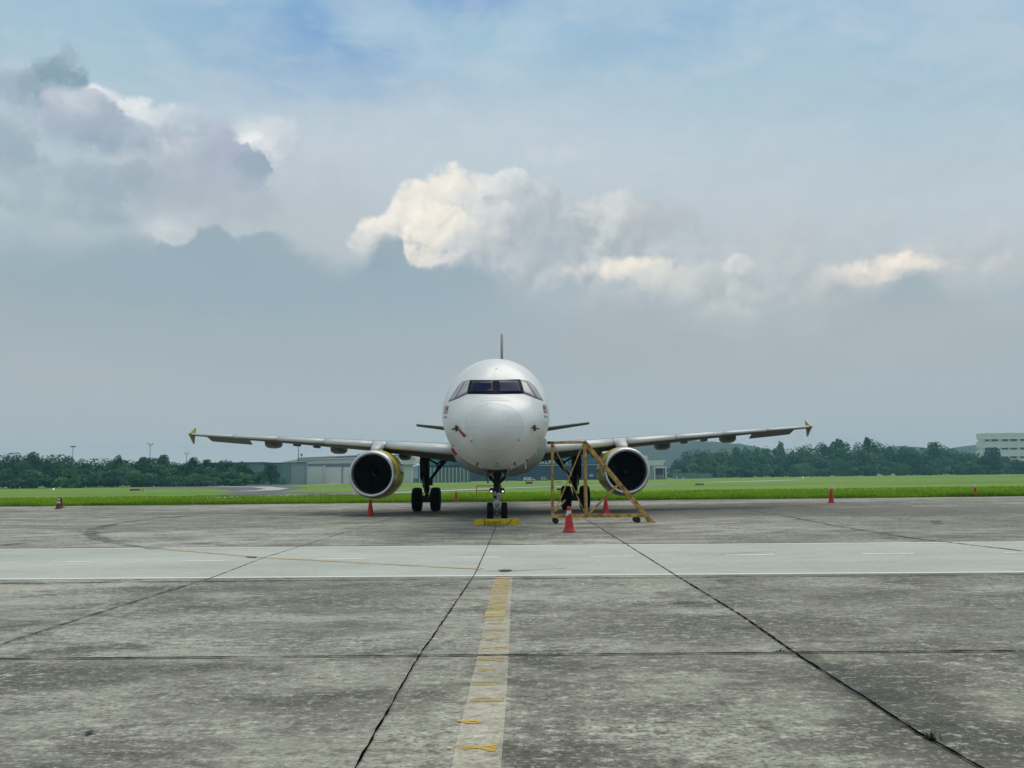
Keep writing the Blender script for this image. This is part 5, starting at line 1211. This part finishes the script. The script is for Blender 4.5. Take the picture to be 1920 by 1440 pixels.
# masts
def mast(px, ptop, Y, lab, kind):
    p = at(px, ptop, Y); o = empty('light_mast', (p.x, Y, GZ)); tag(o, lab, 'light mast'); h = p.z - GZ
    a = MB(); a.tube([(0, 0, 0), (0, 0, h)], [.35, .16], 8); a.build('pole', M['mast_grey'], o)
    a = MB()
    if kind == 'flat': a.lathe([(.2, h - .3), (1.4, h - .15), (1.4, h + .45), (.2, h + .6)], 12)
    elif kind == 'fork':
        for k in (-1, 1): a.bar((0, 0, h - 1.2), (k * 1.2, 0, h), .2, .2); a.box((k * 1.25, 0, h + .2), (.5, .5, .8))
        a.bar((-.9, 0, h - .6), (.9, 0, h - .6), .15, .15)
    else: a.box((0, 0, h), (.3, .3, .3))
    a.build('lamp_head', M['mast_grey'], o)
mast(137, 837.8, 480, 'thin light mast with a flat round head above the left wood', 'flat')
mast(282, 832.5, 480, 'light mast with a forked head above the left wood', 'fork')
mast(350, 850, 560, 'faint thin mast above the left wood, left of the sparse tree', 'fork')
mast(560, 828, 395, 'plain thin pole rising before the white hangar roof', 'none')
p = at(565.5, 852.6, 470); o = empty('radar_ball', (p.x, 470, GZ)); tag(o, 'small grey ball antenna showing above the white hangar roof', 'antenna')
a = MB(); a.lathe([(.01, -.75)] + [(.75 * math.sin(R(k)), -.75 * math.cos(R(k))) for k in range(20, 180, 20)] + [(.01, .75)], 16, T=Matrix.Translation((0, 0, p.z - GZ))); a.build('ball', M['mast_grey'], o)
a = MB(); a.tube([(0, 0, 0), (0, 0, p.z - GZ - .7)], .12, 6); a.build('pole', M['mast_grey'], o)

# ------------------------------------------------------------------ hills
mk('hill_green', (0.055, 0.085, 0.065), 0.95, var=.4, vscale=.01)
def hill(crest, Y, depth, seed):
    rr = random.Random(seed); rows = []
    C = resample(crest, 60)
    for j, (f, dy) in enumerate(((0, -depth), (.35, -depth * .7), (.7, -depth * .35), (.92, -depth * .12), (1, 0), (.6, depth * .6), (0, depth))):
        row = []
        for px, py in C:
            p = at(px, py, Y); row.append((p.x, Y + dy, GZ + (p.z - GZ) * f * (1 + rr.uniform(-.012, .012))))
        rows.append(row)
    a = MB(); a.loft(rows, cap=False, closed=False); o = a.build('hill', M['hill_green']); o['kind'] = 'structure'
hill([(1020, 886), (1090, 862), (1150, 845), (1192, 835), (1235, 829), (1273, 825.7), (1337, 827.5), (1388, 832), (1440, 842), (1520, 860), (1600, 880)], 1450, 260, 1)
hill([(1560, 884), (1640, 848), (1680, 836), (1720, 838), (1770, 844), (1800, 837), (1850, 832), (1930, 834), (2050, 850), (2150, 880)], 1700, 150, 2)
hill([(700, 890), (760, 878), (800, 868), (860, 866), (940, 872), (1010, 880), (1060, 888)], 1650, 150, 3)

# ------------------------------------------------------------------ trees
def leafmat(name, a, b, c):
    mt, nt = node_mat(name); bs = nt.nodes['Principled BSDF']
    t = nt.nodes.new('ShaderNodeTexCoord'); g_ = nt.nodes.new('ShaderNodeNewGeometry')
    n1_ = nz(nt, g_.outputs['Position'], .22, 3, .6); n2_ = nz(nt, g_.outputs['Position'], 1.3, 3, .6)
    k = mx(nt, mr(nt, n1_, .38, .62), a, b); k = mx(nt, mr(nt, n2_, .45, .7, 0, .7), k, c)
    nt.links.new(k, bs.inputs['Base Color']); bs.inputs['Roughness'].default_value = .8; bs.inputs['Specular IOR Level'].default_value = .2; M[name] = mt
leafmat('leaf_dark', (0.006, 0.050, 0.024), (0.016, 0.092, 0.036), (0.036, 0.13, 0.040))
leafmat('leaf_mid', (0.018, 0.095, 0.036), (0.045, 0.155, 0.050), (0.08, 0.20, 0.06))
leafmat('leaf_pale', (0.06, 0.16, 0.06), (0.10, 0.22, 0.085), (0.14, 0.26, 0.10))
mk('bark', (0.07, 0.06, 0.045), .9, var=.4, vscale=2)
def crown_faces(mb, rr, cx, cy, z0, H, RX, RY, n, leaf, blobs=9, airy=1.0):
    bl = []
    for i in range(blobs):
        a = rr.uniform(0, 6.28); d = rr.random() ** .6 * .62; zz = rr.uniform(.12, .82)
        sh = math.sqrt(max(.15, 1 - (2 * zz - .85) ** 2))
        bl.append((cx + RX * d * math.cos(a) * sh, cy + RY * d * math.sin(a) * sh, z0 + H * zz, rr.uniform(.26, .46)))
    bl.append((cx, cy, z0 + H * .70, .42))
    for i in range(n):
        bx, by, bz, br = bl[rr.randrange(len(bl))]
        u = rr.uniform(-.55, 1); th = rr.uniform(0, 6.28); s_ = math.sqrt(1 - u * u); rad_ = rr.uniform(.88, 1.04) if rr.random() < .85 else rr.uniform(.4, .9)
        dx, dy, dz = s_ * math.cos(th), s_ * math.sin(th), u
        p = Vector((bx + dx * br * RX * rad_, by + dy * br * RY * rad_, min(z0 + H, bz + dz * br * H * .62 * rad_)))
        nrm = Vector((dx + rr.gauss(0, .5), dy + rr.gauss(0, .5), dz + .35 + rr.gauss(0, .5))).normalized()
        t = nrm.cross(Vector((rr.uniform(-1, 1), rr.uniform(-1, 1), rr.uniform(-1, 1)))).normalized(); b = nrm.cross(t)
        l = leaf * rr.uniform(.6, 1.5); w = l * rr.uniform(.5, .9)
        k = len(mb.v); mb.v += [tuple(p + t * l), tuple(p + b * w), tuple(p - t * l * .9), tuple(p - b * w)]; mb.f.append((k, k + 1, k + 2, k + 3)); mb.sm.append(False)
TREE_ID = 0
def tree(px, ptop, wpx, Y, lab, mat='leaf_mid', n=1100, grp='trees in front of the woods', z0=.12, blobs=10, leaf=None, name='broadleaf_tree', base=None):
    global TREE_ID; TREE_ID += 1
    rr = random.Random(TREE_ID * 7 + 1); p = at(px, ptop, Y); H = p.z - GZ; RX = wpx / 2 * Y / FPX
    o = empty(name, (p.x, Y, GZ)); tag(o, lab, 'tree', grp)
    mb = MB(); crown_faces(mb, rr, 0, 0, H * z0, H * (1 - z0), RX, RX, int(n * 1.5), leaf or H * .028, blobs); mb.build('crown', M[mat], o, fixn=False)
    a = MB(); r0 = .03 * H; a.tube([(0, 0, 0), (.02 * H, 0, H * .3), (-.01 * H, .02 * H, H * .62), (0, 0, H * .85)], [r0, r0 * .75, r0 * .5, r0 * .2], 8)
    for k in range(6):
        an = k * 1.05 + rr.random(); zz = H * rr.uniform(.25, .6); a.tube([(0, 0, zz), (RX * .35 * math.cos(an), RX * .35 * math.sin(an), zz + H * .13), (RX * .65 * math.cos(an), RX * .65 * math.sin(an), zz + H * .24)], [r0 * .4, r0 * .25, r0 * .1], 6)
    a.build('trunk', M['bark'], o)
YL, YRT = 322, 590
LEFT = [(-80, 850), (0, 851), (30, 848), (50, 851), (75, 854), (100, 850), (130, 853), (150, 858), (175, 860), (195, 856), (222, 856), (240, 859), (262, 859), (280, 858), (305, 859), (320, 864), (345, 865), (365, 864), (385, 865), (420, 866), (435, 868), (455, 868), (470, 874)]
RIGHT = [(1252, 880), (1262, 856), (1280, 846), (1300, 840), (1320, 838), (1345, 842), (1370, 839), (1400, 834), (1420, 832), (1450, 833), (1480, 838), (1505, 829), (1525, 828), (1540, 826), (1570, 824), (1590, 823), (1620, 824), (1650, 826), (1670, 828), (1690, 835), (1710, 840), (1730, 840), (1752, 835), (1775, 836), (1800, 842), (1830, 846), (1850, 848), (1870, 852), (1890, 862), (1960, 866)]
def crest(tab, px):
    for a, b in zip(tab, tab[1:]):
        if px <= b[0]: return a[1] + (b[1] - a[1]) * (px - a[0]) / (b[0] - a[0])
    return tab[-1][1]
def wood(name, tab, Y, x0, x1, step, lab, seed, leafk, nleaf):
    rr = random.Random(seed); mbs = {k: MB() for k in ('leaf_dark', 'leaf_mid', 'leaf_pale')}
    base = at((x0 + x1) / 2, 900, Y)
    for row, (dy, f, wob) in enumerate(((26, 0.0, 2.5), (14, .16, 6), (4, .36, 8), (-7, .55, 8), (-14, .76, 6))):
        px = x0 + rr.uniform(0, step)
        while px < x1:
            hor = 896 - (px - 976) * .0123; t = crest(tab, px); ptop = t + (hor - t) * f + rr.uniform(-wob * .4, wob)
            Yt = Y + dy + rr.uniform(-4, 4); p = at(px, ptop, Yt); H = max(1.6, p.z - GZ); RX = step * rr.uniform(.62, 1.1) * Y / FPX * (1.0 if f < .7 else .8)
            kind = rr.choices(('leaf_dark', 'leaf_mid', 'leaf_pale'), (.5, .40, .10) if Y < 400 else (.28, .52, .20))[0]
            crown_faces(mbs[kind], rr, p.x, Yt, GZ, H, RX, RX, int(nleaf * (.8 if f > .7 else 1)), leafk * (0.8 + .4 * rr.random()), 8)
            px += step * rr.uniform(.55, .95)
    mb = MB(); ms = []
    me = bpy.data.meshes.new(name); vs, fs, mi = [], [], []
    for i, (k, b_) in enumerate(mbs.items()):
        q = len(vs); vs += b_.v; fs += [tuple(j + q for j in f) for f in b_.f]; mi += [i] * len(b_.f); me.materials.append(M[k])
    me.from_pydata(vs, [], fs); me.polygons.foreach_set('material_index', mi); me.update()
    o = bpy.data.objects.new(name, me); col.objects.link(o); tag(o, lab, 'woodland', kind='stuff')
wood('woodland', LEFT, YL, -60, 466, 30, 'dense dark green wood along the left edge of the airfield', 21, .36, 1000)
wood('woodland', RIGHT, YRT, 1262, 1965, 27, 'dense hazy green wood behind the right grass', 22, .62, 900)
GL, GR_ = 'trees along the left wood', 'trees along the right wood'
tree(58, 846.5, 62, YL + 20, 'broad round-topped dark tree on the skyline at the far left', 'leaf_dark', grp=GL)
tree(222, 852, 36, YL + 22, 'small domed tree on the skyline between the two left light masts', 'leaf_mid', grp=GL)
tree(305, 853.5, 40, YL + 22, 'rounded tree on the skyline just right of the forked light mast', 'leaf_mid', grp=GL)
tree(365, 855, 34, YL + 18, 'sparse open-crowned tree sticking out above the left wood below the left wingtip', 'leaf_dark', 420, grp=GL, blobs=6, z0=.4)
tree(388, 862, 30, YL + 18, 'small round dark tree between the sparse tree and the taller dome', 'leaf_dark', grp=GL)
tree(422, 859.5, 38, YL + 16, 'dome-topped dark tree rising above the right end of the left wood', 'leaf_dark', grp=GL)
tree(453, 863.5, 40, YL + 12, 'tall narrow dark tree right of the dome-topped one, before the teal shed', 'leaf_dark', 1400, grp=GL)
tree(508, 868.5, 42, YL + 14, 'large round tree alone in front of the teal shed', 'leaf_dark', 1700, grp=GL, z0=.05)
tree(486, 882, 34, YL + 8, 'low bushy tree left of the large round tree by the teal shed', 'leaf_mid', 1000, grp=GL, z0=.02)
tree(532, 896, 26, YL + 12, 'low spreading bush at the foot of the teal shed', 'leaf_mid', 500, grp=GL, z0=.0)
tree(250, 882, 52, YL - 14, 'pale rounded tree in the front row of the left wood', 'leaf_pale', 1300, grp=GL, z0=.02)
tree(368, 886, 48, YL - 16, 'pale low dome of leaves in the front row of the left wood below the wingtip', 'leaf_pale', 1300, grp=GL, z0=.02)
tree(146, 886, 30, YL - 16, 'small pale bush in the front row behind the white-banded cone', 'leaf_pale', 700, grp=GL, z0=.02)
tree(1328, 854.5, 22, YRT - 18, 'upright pale tree standing out of the right wood beside the green fence', 'leaf_pale', 1200, grp=GR_, z0=.05)
tree(1351, 869, 34, YRT - 24, 'broad low pale tree just right of the upright pale tree', 'leaf_pale', 1200, grp=GR_, z0=.05)
tree(1463, 827.5, 18, YRT + 16, 'slim pale treetop on the skyline of the right wood', 'leaf_pale', 700, grp=GR_, z0=.1)
tree(1440, 869, 28, YRT - 20, 'pale upright tree in the front row of the right wood, below the outer wing', 'leaf_pale', 900, grp=GR_, z0=.05)
tree(1508, 868, 60, YRT - 24, 'wide pale bush in the front row below the right wingtip', 'leaf_pale', 1500, grp=GR_, z0=.03)
tree(1575, 862, 56, YRT - 20, 'wide light green tree in the middle of the right front row', 'leaf_mid', 1500, grp=GR_, z0=.03)
tree(1572, 819.5, 46, YRT + 22, 'highest rounded treetop of the right wood', 'leaf_dark', 1200, grp=GR_)
tree(1632, 820.5, 34, YRT + 22, 'second high treetop, right of the highest one in the right wood', 'leaf_dark', 1000, grp=GR_)
tree(1705, 836, 62, YRT + 2, 'wide flat-topped light green tree left of the saddle in the right wood', 'leaf_mid', 1500, grp=GR_)
tree(1750, 829.5, 36, YRT + 14, 'pointed treetop rising right of the saddle in the right wood', 'leaf_mid', 1000, grp=GR_)
tree(1858, 839, 62, YRT - 10, 'large rounded dark tree in front of the white office block', 'leaf_dark', 2200, grp=GR_, z0=.02)
tree(1909, 863, 44, YRT - 16, 'lower dark tree at the right edge in front of the office block', 'leaf_dark', 1300, grp=GR_, z0=.02)
tree(1690, 868, 40, YRT - 24, 'low round tree in the front row behind the leaning-reflector cone', 'leaf_mid', 1000, grp=GR_, z0=.03)

# ------------------------------------------------------------------ haze
a = MB(); a.box((0, 920, 39.0), (4900, 2000, 82)); hz = a.build('haze', M['white_paint'], fixn=False)
hm = bpy.data.materials.new('haze_air'); hm.use_nodes = True; hn = hm.node_tree; hn.nodes.clear()
pv = hn.nodes.new('ShaderNodeVolumePrincipled'); pv.inputs['Color'].default_value = (0.40, 0.80, 1.0, 1); pv.inputs['Density'].default_value = 0.00026
pv.inputs['Anisotropy'].default_value = 0.2
ho = hn.nodes.new('ShaderNodeOutputMaterial'); hn.links.new(pv.outputs[0], ho.inputs['Volume'])
hz.data.materials.clear(); hz.data.materials.append(hm); tag(hz, 'thin pale haze filling the air over the airfield', 'haze', kind='stuff')
